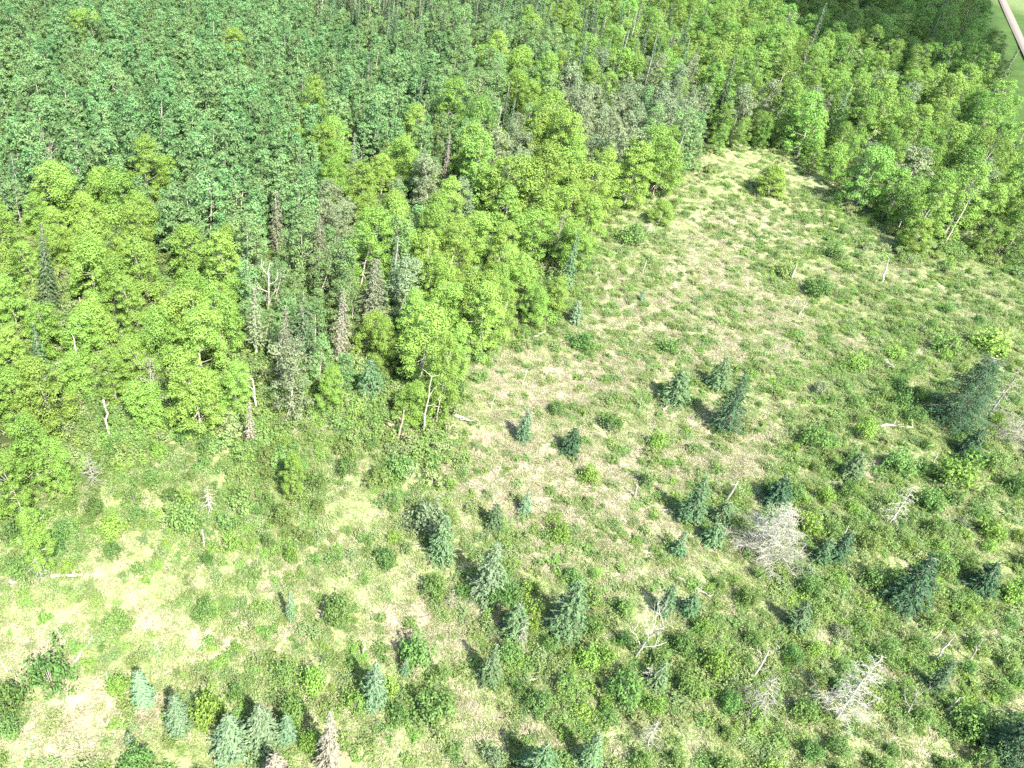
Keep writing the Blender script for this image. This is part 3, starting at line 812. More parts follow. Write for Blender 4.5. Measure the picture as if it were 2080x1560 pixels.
# ------------------------------------------------------------------ single spruces, in the wood and on the meadow
MEADOW_SPRUCE = [
 (292, 1428, 1362, 50, 'pale blue-green young spruce right of the low round bush at lower left', 'blue'),
 (365, 1485, 1410, 52, 'pale blue-green spruce beside a lime green bush at lower left', 'blue'),
 (757, 1428, 1345, 62, 'silvery blue spruce with feathery tips among bushes near bottom centre', 'blue'),
 (987, 1212, 1100, 78, 'large blue-green spruce with wide full crown in the meadow centre', 'blue'),
 (1143, 1288, 1178, 80, 'blue-green spruce with brown bare heart right of the wide spruce', 'blue'),
 (1040, 1290, 1226, 58, 'dark blue-green spruce with dead grey twigs hanging at its foot', 'blue'),
 (990, 1385, 1306, 50, 'blue-green spruce rising behind lime bushes, lower centre', 'blue'),
 (470, 1530, 1452, 86, 'left one of two broad pale spruces crowding together at the bottom', 'blue'),
 (530, 1508, 1432, 78, 'right one of two broad pale spruces crowding together at the bottom', 'blue'),
 (582, 1505, 1452, 42, 'small pale spruce right of the two broad bottom spruces', 'blue'),
 (1085, 1590, 1512, 100, 'broad spruce cut by the bottom frame edge', 'blue'),
 (1190, 1558, 1488, 50, 'dark teal spruce standing alone near bottom edge', 'blue'),
 (893, 1135, 1045, 58, 'dark grey-blue spruce leaning into a grey-leaved shrub', 'blue'),
 (1060, 893, 832, 34, 'slim blue spruce in the pale dry grass', 'blue'),
 (1156, 918, 866, 48, 'green spruce with dark shadow on dry grass, mid meadow', 'green'),
 (1064, 1042, 998, 30, 'tiny pale blue spruce on dry grass', 'blue'),
 (1000, 1072, 1020, 40, 'small bright green conifer beside the tiny pale blue one', 'green'),
 (1366, 818, 752, 62, 'blue spruce with drooping tips in the upper meadow', 'blue'),
 (1455, 785, 722, 52, 'light green spruce behind the tall two-toned spruce', 'blue'),
 (1468, 872, 758, 72, 'tall two-toned spruce with a long dark shadow', 'green'),
 (1722, 972, 918, 48, 'fresh blue-green spruce right of centre, near black debris', 'blue'),
 (1932, 862, 724, 108, 'biggest dark spruce of the meadow, near the right edge', 'green'),
 (1960, 925, 868, 50, 'small dark spruce below the biggest meadow spruce', 'green'),
 (1830, 1228, 1130, 90, 'dark pointed spruce leaning right with pale stump at foot', 'green'),
 (1444, 1102, 1062, 52, 'low teal spruce left of the big grey dead tree', 'blue'),
 (1463, 1060, 1018, 46, 'teal spruce just above the low teal spruce by the dead tree', 'blue'),
 (1398, 1058, 965, 60, 'bright green conifer upslope of the big grey dead tree', 'green'),
 (1570, 1025, 968, 62, 'dark bushy spruce above the big grey dead tree', 'green'),
 (1697, 1135, 1078, 42, 'narrow dark spruce right of the big grey dead tree', 'green'),
 (1662, 1142, 1092, 36, 'small grey-green spruce touching the big dead tree', 'blue'),
 (1612, 1275, 1220, 52, 'round teal spruce with dark left side, right part of meadow', 'blue'),
 (1890, 1402, 1342, 42, 'green spruce below the bare white pole', 'green'),
 (1396, 1245, 1208, 44, 'low dark teal spruce right of the forked dead tree', 'blue'),
 (1345, 1245, 1186, 36, 'grey-green spruce half hidden behind the forked dead tree', 'blue'),
 (1374, 1125, 1078, 32, 'slim green spruce left of the low teal spruces', 'blue'),
 (1166, 655, 610, 34, 'tiny grey-blue spruce by the wood corner', 'blue'),
 (265, 1513, 1488, 22, 'knee-high blue spruce in dry grass at lower left', 'blue'),
 (822, 1368, 1338, 22, 'knee-high blue spruce between green bushes', 'blue'),
 (1985, 1198, 1140, 64, 'dark rounded conifer near the right edge', 'green'),
 (1303, 610, 586, 16, 'tiny blue spruce in the upper meadow grass', 'blue'),
 (1330, 1395, 1345, 40, 'grey-green spruce beside dead roots, lower right of centre', 'blue'),
 (590, 1260, 1200, 22, 'thin grey spruce with slim shadow, lower left meadow', 'blue'),
 (2040, 1545, 1470, 110, 'dark spruce mass in the bottom right corner', 'green'),
]
sid = [0]
SPMAT = {'blue': 'spruce', 'green': 'darkspruce', 'rust': 'rustspruce'}
def solo_spruce(px, py, ty_, wpx, label, tone, group, foot=None):
    sid[0] += 1
    H = min(13.0, height_to(px, py, ty_)); R = max(0.3, metres(px, py, wpx) * 0.5)
    x, y, z = foot or spot(px, py)
    if foot:
        H = 5.5 if ty_ == 728 else (10.0 if wpx > 20 else 9.5)
        R = min(2.0, max(0.9, wpx * depth(x, y, H * 0.6) / FOC * 0.62))
    q = sid[0]
    lf = 0.07 + 0.055 * min(1.4, R)
    mt = SPMAT[tone]
    if tone == 'blue' and not any(w_ in label for w_ in ('pale', 'silver', 'tiny', 'large')): mt = 'midspruce'
    if 'dark' in label and tone == 'green': mt = 'deepspruce'
    if wpx > 105: lf = 0.10
    tr, cr = spruce(900 + q, H, R * 1.15, mt, step=max(0.13, H * (0.038 if wpx < 105 else 0.024)), leaf=lf, droop=0.18 + 0.15 * ((q * 7) % 5) / 5, sharp=0.42 if wpx > 105 else 0.5 + 0.3 * ((q * 3) % 4) / 4)
    put_tree("spruce_tree", (tr.mesh("spruce_trunk"), cr.mesh("spruce_crown")), x, y, z - 0.05, q * 1.7, 1.0, label, "spruce", group)
for _, px, py, ty_, w, lab, tone, ft in SOLO: solo_spruce(px, py, ty_, w, lab, tone, 'spruces standing in the wood', ft)
for px, py, ty_, w, lab, tone in MEADOW_SPRUCE: solo_spruce(px, py, ty_, w, lab, tone, 'young spruces on the meadow')

# pine and rusty dead conifers
def special_conifer(px, py, ty_, w, name, label, cat, mat, trunk, bare, base, seed, group=None, droop=0.3):
    H = min(14.0, height_to(px, py, ty_)); R = metres(px, py, w) * 0.5
    x, y, z = spot(px, py)
    for tx_, tpy, th in WOODDEAD:
        if tpy == ty_ and abs(tx_ - px) < 25:
            H = th; x, y, z = under_tip(tx_, tpy, th); R = w * depth(x, y, H * 0.7) / FOC * 0.6
    tr, cr = spruce(seed, H, R, mat, base=base, step=max(0.16, H * 0.04), leaf=0.13, trunk=trunk, bare=bare, droop=droop, sharp=0.6)
    put_tree(name, (tr.mesh(name + "_trunk"), cr.mesh(name + "_crown")), x, y, z - 0.05, seed, 1.0, label, cat, group)
special_conifer(516, 672, 582, 54, 'pine_tree', 'pale pine with bare orange-grey trunk in the left stand', 'pine', 'willow', 'palebark', 0.0, 0.28, 71, droop=0.0)
DC = 'dead conifers with tan needles'
special_conifer(697, 690, 588, 52, 'dead_conifer', 'pinkish tan dead conifer standing out in the shadowy wood', 'dead tree', 'deadneedle', 'greywood', 0.3, 0.2, 72, DC)
special_conifer(506, 876, 812, 26, 'dead_conifer', 'narrow pale dead conifer at the foot of the left stand', 'dead tree', 'deadneedle', 'greywood', 0.3, 0.1, 73, DC, 0.5)
special_conifer(665, 1562, 1440, 62, 'dead_conifer', 'tall tan dead conifer with hanging dry boughs at bottom left of centre', 'dead tree', 'deadneedle', 'greywood', 0.3, 0.05, 74, DC, 0.6)
special_conifer(560, 1600, 1530, 80, 'dead_conifer', 'dry tan conifer cut by the bottom frame edge', 'dead tree', 'deadneedle', 'greywood', 0.25, 0.05, 75, DC)
special_conifer(1025, 115, 58, 20, 'dead_conifer', 'rusty dead conifer among spruces in the far wood', 'dead tree', 'deadneedle', 'greywood', 0.1, 0.05, 76, DC)
special_conifer(915, 320, 270, 22, 'dead_conifer', 'brown withered conifer behind the tongue of wood', 'dead tree', 'deadneedle', 'greywood', 0.25, 0.05, 77, DC, 0.6)

# ------------------------------------------------------------------ dead trees, snags, logs
DG = 'bare dead trees'
def dead(px, py, ty_, w, kind, label, seed, mat='deadwood', name='dead_tree', topx=None, **kw):
    H = min(14.0, height_to(px, py, ty_)); R = metres(px, py, w) * 0.5
    x, y, z = spot(px, py)
    for tx_, tpy, th in WOODDEAD:
        if tpy == ty_ and abs(tx_ - px) < 25:
            H = th; x, y, z = under_tip(tx_, tpy, th); R = w * depth(x, y, H * 0.7) / FOC * 0.55
    lean = (0.0, 0.0)
    if topx is not None:                      # a trunk that really leans: find where its tip stands
        tpw = unproj(topx, ty_, z + H * 0.97)
        lean = ((tpw[0] - x) / H, (tpw[1] - y) / H)
    tr, cr = (dead_spruce if kind == 'c' else dead_broadleaf)(seed, H, R, mat=mat, lean=lean, **kw)
    put_tree(name, (tr.mesh("dead_trunk"), cr.mesh("dead_branches")), x, y, z - 0.05, 0.0, 1.0, label, "dead tree", DG)
dead(1548, 1135, 1022, 156, 'c', 'largest grey dead tree, a wide bare crown of tangled limbs in the right meadow', 31, nb=72, twigs=17, thick=0.95, droop=0.55, up=0.45)
dead(1695, 1460, 1330, 118, 'c', 'wide grey dead tree with tangled limbs at lower right', 32, nb=64, twigs=17, thick=0.95, droop=0.5, up=0.4)
dead(1290, 1335, 1200, 112, 'b', 'white forked dead tree with few thick limbs, lower centre right', 33, forks=8, depth_=4, thick=0.75)
dead(1528, 1375, 1285, 55, 'b', 'crooked dead tree whose two white forks rise above a brushy root', 34, forks=3, depth_=2, thick=1.1)
dead(1530, 1450, 1370, 90, 'c', 'sagging grey brush of a collapsed dead tree below the white forks', 35, nb=36, twigs=12, mat='greywood', droop=0.7, thick=1.1)
dead(1840, 1455, 1395, 66, 'b', 'grey dead tree stub with spread limbs left of the short white log', 36, mat='greywood', forks=6, depth_=3)
dead(1806, 1066, 980, 66, 'c', 'pale bare dead tree with drooping limbs right of centre', 37, nb=36, twigs=9, droop=0.6)
dead(2006, 848, 738, 92, 'c', 'leaning dead tree trunk with side limbs right of the biggest meadow spruce', 38, mat='greywood', nb=30, twigs=6, droop=0.3, thick=1.3)
dead(2050, 895, 830, 100, 'c', 'bushy grey dead tree at the right frame edge', 39, mat='greywood', nb=44, twigs=12, droop=0.5)
dead(103, 352, 272, 58, 'b', 'bare grey dead tree above the lime stand at left', 40, forks=10, depth_=4, mat='greywood')
dead(484, 385, 325, 32, 'b', 'white broken dead tree in the aspen wood', 41, forks=3, depth_=2, thick=1.5)
dead(557, 600, 498, 54, 'b', 'white dead tree with antler-like forks above the shadowy gap', 42, forks=8, depth_=4, thick=0.95)
dead(245, 590, 535, 52, 'b', 'grey twiggy dead top poking through the lime stand', 43, forks=8, depth_=4, mat='greywood')
dead(292, 792, 722, 56, 'b', 'whitish twiggy dead tree inside the lime stand above the meadow', 44, forks=9, depth_=4, mat='greywood')
dead(820, 875, 792, 30, 'b', 'brownish broken dead tree at the meadow corner', 45, mat='brownwood', forks=3, depth_=2, thick=1.1)
dead(1022, 235, 186, 28, 'b', 'thin white dead tree in the middle wood', 46, forks=6, depth_=2)
dead(1148, 478, 425, 52, 'c', 'slumped grey dead tree in front of a dark gap at the wood edge', 47, mat='greywood', nb=34, twigs=10, droop=0.9)
dead(1316, 474, 452, 34, 'c', 'small grey dead bush-like tree near the meadow top', 48, nb=24, twigs=9, droop=0.1)
dead(1312, 1515, 1465, 56, 'c', 'grey leafless conifer skeleton near bottom right of centre', 49, mat='greywood', nb=36, twigs=9, droop=0.5)
dead(720, 175, 120, 24, 'b', 'small grey dead tree in the far aspen wood', 50, forks=5, depth_=2)
dead(845, 60, 10, 18, 'b', 'thin bare dead tree at the top frame edge', 51, forks=4, depth_=2)
dead(425, 1040, 985, 34, 'c', 'dry pale brush of a dead sapling by the lower left shrubs', 52, nb=30, twigs=9, droop=0.8)
dead(1055, 1310, 1252, 40, 'c', 'dead twig spray hanging under the dark blue-green spruce', 53, mat='greywood', nb=22, twigs=8, droop=0.8)
dead(1310, 1385, 1352, 40, 'c', 'small white dead twigs beside the lower centre green bush', 54, nb=20, twigs=5, droop=0.3)
dead(915, 1235, 1195, 24, 'c', 'small grey dead sapling beside a pale dry patch', 55, mat='greywood', nb=18, twigs=5)
dead(85, 1180, 1120, 50, 'c', 'grey dead limbs with exposed roots at the left edge of the meadow', 56, nb=28, twigs=7, droop=0.6, mat='greywood')
dead(190, 985, 925, 60, 'c', 'grey brushy dead bush below the left stand', 57, nb=30, twigs=10, droop=0.3, mat='greywood')

SG = 'snags and bare poles'
def snag(px, py, tx_, ty_, rpx, label, mat='deadwood', seed=1, name='snag', stubs=3):
    """a bare broken trunk from its foot to its tip, tip a little off the plumb line"""
    x, y, z = spot(px, py)
    H = min(12, height_to(px, py, ty_))
    t = unproj(tx_, ty_, z + H)
    for wx, wy, th in WOODDEAD:
        if wy == ty_ and wx == tx_:
            H = th; x, y, z = under_tip(tx_, ty_, th); t = np.array([x, y]) + np.array([0.15, 0.1])
    off = np.array([t[0] - x, t[1] - y]); L_ = np.linalg.norm(off)
    if L_ > 1.2 * H: off *= 1.2 * H / L_
    r = max(0.025, metres(px, py, rpx) * 0.62)
    rng = np.random.default_rng(seed); mb = MB()
    k = 7; s = np.linspace(0, 1, k)
    pts = np.stack([off[0] * s, off[1] * s, -0.15 + (H + 0.15) * s], 1); pts[1:-1] += rng.normal(size=(k - 2, 3)) * 0.012 * H
    add_tube(mb, pts, np.linspace(r * 1.25, r * 0.6, k), mat, 8)
    for q in range(stubs * 2):
        i = rng.integers(2, k)
        b, _ = wander(pts[i] if i < k else pts[-1], unit(np.append(rng.normal(size=2), rng.uniform(0.2, 1))), H * rng.uniform(0.08, 0.22), rng, 3, 0.25)
        add_tube(mb, b, np.linspace(r * 0.4, r * 0.12, 4), mat, 5)
    put_single(name, mb.mesh("snag"), x, y, z, 0, 1, label, "snag", SG)
snag(868, 874, 874, 766, 2.6, 'tall white bare trunk at the meadow corner under bright leaves', seed=1)
snag(12, 1022, -4, 962, 9, 'thick white broken trunk at the left frame edge', seed=2)
snag(213, 872, 207, 812, 3.5, 'pale tan crooked snag at the foot of the left stand', 'palebark', 3)
snag(522, 840, 513, 770, 3.5, 'white crooked snag below the lime stand, left of centre', seed=4)
snag(415, 1112, 411, 1076, 2.6, 'short white stub in shrubs of the lower left meadow', seed=5)
snag(171, 640, 158, 605, 3.0, 'reddish broken trunk inside the left stand', 'redbark', 6, stubs=0)
snag(158, 735, 147, 690, 3.2, 'white short trunk inside the left stand', seed=7)
snag(1894, 1345, 1941, 1290, 3.0, 'bare white pole leaning right above a green spruce', seed=8, stubs=1)
snag(1896, 1300, 1920, 1273, 1.6, 'thin pale pole just left of the bare white pole', seed=9, stubs=0)
snag(1920, 1447, 1950, 1417, 3.6, 'short white log-like pole near the lower right', seed=10, stubs=1)
snag(1970, 1342, 1995, 1300, 2.2, 'thin twiggy grey pole near the right edge', 'greywood', 11, stubs=4)
snag(2036, 1350, 2050, 1330, 2.4, 'short white stick at the right edge', seed=12, stubs=1)
snag(1790, 574, 1806, 525, 2.4, 'slim white snag with a leafy tuft in the upper right meadow', seed=13, stubs=2)
snag(1606, 570, 1618, 540, 4.0, 'short grey stump-like snag in the upper meadow', 'greywood', 14, stubs=1)
snag(1608, 622, 1617, 607, 1.5, 'left one of two short white sticks in the upper meadow', seed=15, stubs=0)
snag(1622, 640, 1640, 614, 1.5, 'right one of two short white sticks in the upper meadow', seed=16, stubs=0)
snag(1060, 782, 1073, 748, 1.5, 'thin white sapling pole leaning by the wood corner', seed=17, stubs=2)
snag(997, 830, 1007, 796, 1.4, 'thin white dead sapling left of the pale dry patch', seed=18, stubs=3)
snag(1474, 1020, 1498, 978, 4.2, 'grey leaning stub beside a dark spruce, right of centre', 'greywood', 19, stubs=1)
snag(1008, 970, 1020, 935, 1.4, 'thin pale dead stem in dry grass, mid meadow', seed=20, stubs=3)
snag(1712, 1090, 1724, 1068, 2.0, 'short white stick above the narrow dark spruce', seed=21, stubs=0)
snag(1290, 1010, 1294, 985, 4.0, 'grey pointed stump in the mid meadow', 'greywood', 22, stubs=1)
snag(1305, 555, 1314, 528, 1.4, 'thin white stem in the upper meadow', seed=23, stubs=1)
snag(702, 1252, 696, 1230, 4.0, 'stubby pale stump beside a green bush, lower left of centre', 'palebark', 24, stubs=1)
snag(1896, 940, 1905, 920, 2.0, 'short pale stick near the lime bush at right', seed=25, stubs=0)
snag(1950, 455, 1966, 408, 1.8, 'white birch trunk at the edge of the right stand', 'palebark', 26, stubs=2)
snag(1880, 470, 1886, 428, 2.0, 'grey trunk at the edge of the right stand', 'greywood', 27, stubs=2)
snag(1268, 1215, 1271, 1195, 1.4, 'small pale twig stem left of the forked dead tree', seed=28, stubs=2)
snag(735, 1330, 742, 1310, 3.0, 'pale rotten stub among bushes, lower centre left', 'palebark', 29, stubs=2)
snag(1855, 1240, 1880, 1200, 6.0, 'broken grey stub right of the dark pointed spruce', 'greywood', 30, stubs=3)
snag(218, 1385, 216, 1365, 2.0, 'small pale stub left of the lime bush, lower left', seed=31, stubs=0)

LG = 'fallen logs and sticks'
def log(x0, y0, x1, y1, rpx, label, mat='deadwood', seed=1, stubs=3, lift=0.15):
    a = np.array(spot(x0, y0)); b = np.array(spot(x1, y1))
    r = max(0.03, metres((x0 + x1) / 2, (y0 + y1) / 2, rpx))
    rng = np.random.default_rng(seed); mb = MB()
    s = np.linspace(0, 1, 7)
    pts = (b - a)[None] * s[:, None]; pts[:, 2] += r * 0.7 + lift * s; pts[1:-1] += rng.normal(size=(5, 3)) * 0.02 * np.linalg.norm(b - a)
    add_tube(mb, pts, np.linspace(r * 1.3, r * 0.5, 7), mat, 7)
    for q in range(stubs):
        i = rng.integers(2, 7)
        w, _ = wander(pts[i], unit(np.append(rng.normal(size=2), rng.uniform(0.1, 0.8))), np.linalg.norm(b - a) * rng.uniform(0.1, 0.3), rng, 3, 0.2)
        add_tube(mb, w, np.linspace(r * 0.4, r * 0.15, 4), mat, 4)
    put_single("fallen_log", mb.mesh("fallen_log"), *a, 0, 1, label, "log", LG)
log(105, 1172, 165, 1173, 3.5, 'pale fallen log lying sideways by the left meadow edge', seed=1)
log(22, 1183, 48, 1193, 2.6, 'short pale fallen log at the far left of the meadow', seed=2)
log(152, 1345, 188, 1296, 2.2, 'curved white fallen branch in dry grass at lower left', seed=3, stubs=5)
log(314, 1305, 327, 1332, 2.2, 'short crooked white branch, lower left meadow', seed=4)
log(112, 1275, 125, 1298, 1.8, 'small grey stick in dry grass at lower left', seed=5, stubs=1)
log(1772, 866, 1852, 872, 3.0, 'grey fallen log below the black debris, right meadow', 'greywood', 6, 5)
log(1797, 735, 1818, 755, 4.0, 'grey fallen stump with roots in the upper right meadow', 'greywood', 7, 6)
log(1085, 685, 1108, 676, 1.8, 'white fallen stick by the wood corner', seed=8, stubs=0)
log(1075, 1382, 1120, 1378, 1.8, 'thin white fallen stick in grass, lower centre', seed=9, stubs=1)
log(925, 845, 955, 862, 3.0, 'pile-like pale fallen top near the meadow corner', seed=10, stubs=10, lift=0.4)
log(775, 850, 812, 888, 4.0, 'reddish brown fallen log at the shady meadow corner', 'brownwood', 11, 4)
log(1375, 1175, 1420, 1200, 3.2, 'brown fallen log above the forked dead tree', 'brownwood', 12, 3)
log(1385, 1180, 1440, 1215, 3.0, 'grey fallen trunk lying beside the brown log', 'greywood', 13, 6)
log(1925, 945, 1985, 930, 2.0, 'white fallen branch right of the lime bush', seed=14, stubs=3)
log(1345, 835, 1390, 812, 2.6, 'grey fallen log under the drooping blue spruce', 'greywood', 15, 2)
log(15, 1365, 3, 1345, 1.8, 'thin stick in dry grass at the left frame edge', seed=16, stubs=1)
log(1498, 1500, 1560, 1545, 3.0, 'grey fallen top near the bottom right', 'greywood', 17, 9)
log(1655, 1260, 1672, 1245, 2.4, 'pale curved stick near the leaning pointed spruce', seed=18, stubs=2)
for i, (px, py, lab) in enumerate([(1716, 830, 'black charred stump above the grey fallen log'), (1186, 1017, 'small black charred stump in the mid meadow grass'),
                                   (1716, 975, 'dark charred debris beside the fresh blue-green spruce'), (1800, 748, 'blackened stump by the fallen roots')]):
    rng_ = np.random.default_rng(60 + i); mb = MB()
    add_tube(mb, [(0, 0, -0.1), (0.02, 0, 0.15), (0.04, 0.03, 0.42)], [0.28, 0.20, 0.15], 'char', 9)
    for q in range(4):
        w, _ = wander((0, 0, 0.08), unit(np.append(rng_.normal(size=2), 0.0)), 0.5, rng_, 3, 0.1, -0.02)
        add_tube(mb, w, [0.1, 0.07, 0.05, 0.03], 'char', 5)
    put_single("burnt_stump", mb.mesh("burnt_stump"), *spot(px, py), i, 1, lab, "stump")

# bright trees that step out of the wood, one by one
for i, (px, py, ty_, w, lab) in enumerate([
        (92, 1165, 1010, 74, 'lime green tree standing alone over the dead limbs at the left meadow edge'),
        (48, 1060, 905, 90, 'lime green tree at the left frame edge just above the lone edge tree'),
        (128, 1010, 880, 84, 'lime green tree at the lower tip of the left stand'),
        (596, 1010, 915, 60, 'slender lime green sapling tree standing out in the left shrub patch'),
        (885, 860, 672, 84, 'bright lime tree whose white trunk shows at the meadow corner'),
        (1335, 455, 408, 60, 'young light green tree at the top corner of the meadow'),
        (1560, 395, 335, 70, 'pale broadleaf tree jutting into the top of the meadow'),
        (1845, 515, 440, 80, 'bright young tree jutting from the right stand')]):
    H = height_to(px, py, ty_); x, y, z = spot(px, py); f = FORMS['B'][(i * 2 + 1) % 9]
    zz = max(v.co.z for v in f[1].vertices); rr = max(abs(v.co.x) for v in f[1].vertices)
    sx = max(0.25, metres(px, py, w) * 0.5 / rr)
    put_tree('leafy_tree', f[:2], x, y, z - 0.05, i * 1.1, (sx, sx, H / zz), lab, 'tree', 'bright trees at the edge of the meadow')
# ------------------------------------------------------------------ bushes and small trees of the meadow
BUSHFORM = {}
def thicket(i, mat):
    return bush(1000 + i, 0.92, 0.72 + 0.12 * (i % 3), mat, 13 + i % 5, 0.05, 560).merge(sprawl(1050 + i, 0.8, 0.95, mat, 520, 0.055))
for key, mat in (('lime', 'bright'), ('mid', 'shrub'), ('deep', 'deepbush'), ('grey', 'willow')):
    BUSHFORM[key] = [thicket(i, mat).mesh("bush_" + key) for i in range(6)]
BL = [  # px, py (foot), width px, height m, tone, label
 (1135, 1095, 48, 1.9, 'lime', 'round lime green bush with dark shadow, mid meadow'),
 (683, 1255, 66, 2.3, 'deep', 'upright green bush with shadow on its left, lower left of centre'),
 (636, 1400, 62, 2.3, 'lime', 'lime green bush with dark shadow, lower left of centre'),
 (425, 1460, 72, 2.6, 'lime', 'tall lime green bush right of the pale spruce pair, lower left'),
 (243, 1408, 42, 1.7, 'lime', 'small lime bush touching the pale spruce at lower left'),
 (103, 1388, 100, 1.7, 'deep', 'wide low green bush in dry grass at lower left'),
 (22, 1435, 80, 1.8, 'deep', 'green bush at the left frame edge near bottom'),
 (15, 1490, 60, 1.3, 'mid', 'low green bush below the left frame edge bush'),
 (240, 1278, 66, 1.0, 'deep', 'low spreading green bush in the lower left meadow'),
 (370, 1070, 75, 1.5, 'mid', 'rounded olive bush in the left shrub patch'),
 (230, 1085, 55, 1.6, 'lime', 'yellow-green bush in the left shrub patch'),
 (382, 1030, 40, 1.7, 'lime', 'small yellow-green bush above the rounded olive bush'),
 (313, 985, 42, 1.4, 'deep', 'dark green bush at the top of the left shrub patch'),
 (880, 1210, 56, 1.9, 'deep', 'green bush left of the wide blue-green spruce'),
 (838, 1340, 84, 1.8, 'deep', 'broad green bush below the dry clearing, lower centre'),
 (880, 1455, 98, 2.1, 'mid', 'broad bush with dark left side near bottom centre'),
 (1020, 1220, 64, 2.0, 'deep', 'green bush at the right foot of the wide spruce'),
 (1075, 1260, 54, 2.0, 'lime', 'lime bush between the two central spruces'),
 (1160, 1180, 48, 1.5, 'mid', 'green bush above the brown-hearted spruce'),
 (1240, 872, 48, 1.4, 'deep', 'single green bush in dry grass, upper meadow'),
 (1332, 908, 42, 1.7, 'lime', 'upright lime bush with shadow to its left'),
 (1358, 712, 48, 1.6, 'deep', 'dark green bush on pale grass in the upper meadow'),
 (1195, 975, 44, 1.2, 'lime', 'small lime bush in the mid meadow'),
 (1310, 985, 46, 1.3, 'mid', 'olive bush beside the grey pointed stump'),
 (1280, 492, 72, 1.9, 'deep', 'dark green bush below the top corner of the meadow'),
 (1655, 595, 62, 1.7, 'deep', 'green bush with dark left side in the upper right meadow'),
 (1590, 560, 50, 1.6, 'mid', 'green shrub beside the short grey snag'),
 (1740, 745, 52, 1.8, 'lime', 'leaning lime bush in the upper right meadow'),
 (1815, 725, 40, 1.8, 'lime', 'small lime bush above the fallen roots'),
 (1915, 715, 70, 1.5, 'deep', 'dark green bush left of the big spruce top'),
 (2010, 710, 76, 1.6, 'lime', 'broad lime bush near the right edge'),
 (1645, 905, 60, 1.7, 'deep', 'dark rounded bush right of the dry patch'),
 (1930, 985, 90, 2.0, 'lime', 'wide lime bush below the small dark spruce'),
 (1820, 955, 64, 1.8, 'mid', 'olive bush left of the wide lime bush'),
 (2008, 1088, 52, 1.7, 'lime', 'round bright bush near the right edge'),
 (1640, 1085, 54, 2.0, 'lime', 'yellowish bush touching the big dead tree on the right'),
 (1450, 1360, 70, 2.0, 'lime', 'tall lime bush left of the white-forked dead tree'),
 (1260, 1420, 80, 2.3, 'deep', 'large dark green bush at lower centre right'),
 (1190, 1350, 60, 1.8, 'lime', 'lime bush below the brown-hearted spruce'),
 (1225, 1345, 50, 1.8, 'lime', 'second lime bush below the brown-hearted spruce, further right'),
 (1030, 1340, 50, 1.7, 'mid', 'olive bush under the dark blue-green spruce'),
 (640, 990, 50, 2.0, 'deep', 'green bush right of the slender lime sapling tree'),
 (590, 1140, 34, 1.9, 'lime', 'thin lime sapling with slim shadow'),
 (545, 1110, 30, 1.3, 'deep', 'dark bush along the thin shadow line'),
 (875, 950, 40, 1.5, 'deep', 'dark green bush near the meadow corner'),
 (810, 960, 60, 1.5, 'mid', 'loose olive bush below the meadow corner'),
 (870, 1075, 84, 2.0, 'grey', 'grey-leaved shrub behind the grey-blue spruce'),
 (930, 700, 60, 2.2, 'lime', 'bright young growth at the wood corner foot'),
 (1180, 705, 60, 1.9, 'deep', 'green bushes clumped below the wood corner'),
 (1130, 840, 36, 1.5, 'deep', 'upright dark bush in the pale dry patch'),
 (590, 1460, 70, 2.1, 'deep', 'green bush in shadow above the small pale spruce'),
 (480, 1420, 40, 1.6, 'deep', 'dark bush above the two broad pale spruces'),
 (630, 1520, 44, 1.8, 'lime', 'lime bush left of the tan dead conifer'),
 (720, 1440, 52, 1.7, 'lime', 'lime bush left of the silvery spruce'),
 (790, 1410, 50, 1.7, 'lime', 'lime bush right of the silvery spruce'),
 (280, 1560, 70, 1.6, 'deep', 'dark green bush at the bottom frame edge, left'),
 (1150, 1400, 56, 1.5, 'mid', 'olive bush in the lower centre thicket'),
 (1880, 1030, 60, 1.5, 'deep', 'dark bush below the wide lime bush'),
 (1955, 1480, 80, 2.0, 'deep', 'dark bush in the lower right corner thicket'),
 (1690, 520, 60, 1.5, 'mid', 'low green bush below the right stand'),
 (2060, 1000, 60, 1.8, 'deep', 'dark bush at the right frame edge'),
 (1090, 1440, 60, 1.5, 'mid', 'olive bush with straw around it near bottom centre'),
 (1380, 1320, 56, 1.7, 'deep', 'green bush under the forked dead tree'),
 (1770, 1190, 60, 1.9, 'mid', 'bush left of the leaning pointed spruce'),
]
bn = 0
for px, py, w, h, tone, lab in BL:
    x, y, z = spot(px, py); r = metres(px, py, w) * 0.5
    bn += 1
    put_single("bush", BUSHFORM[tone][bn % 6], x, y, z - 0.05, bn * 1.3, (r / 0.9, r / 0.9, max(h * 1.45, 2.0 * r) * (0.7 if py < 760 else 1.0)), lab, "bush", "bushes of the meadow")
BUSHPOS = [spot(b[0], b[1])[:2] for b in BL] + [spot(s[0], s[1])[:2] for s in MEADOW_SPRUCE]

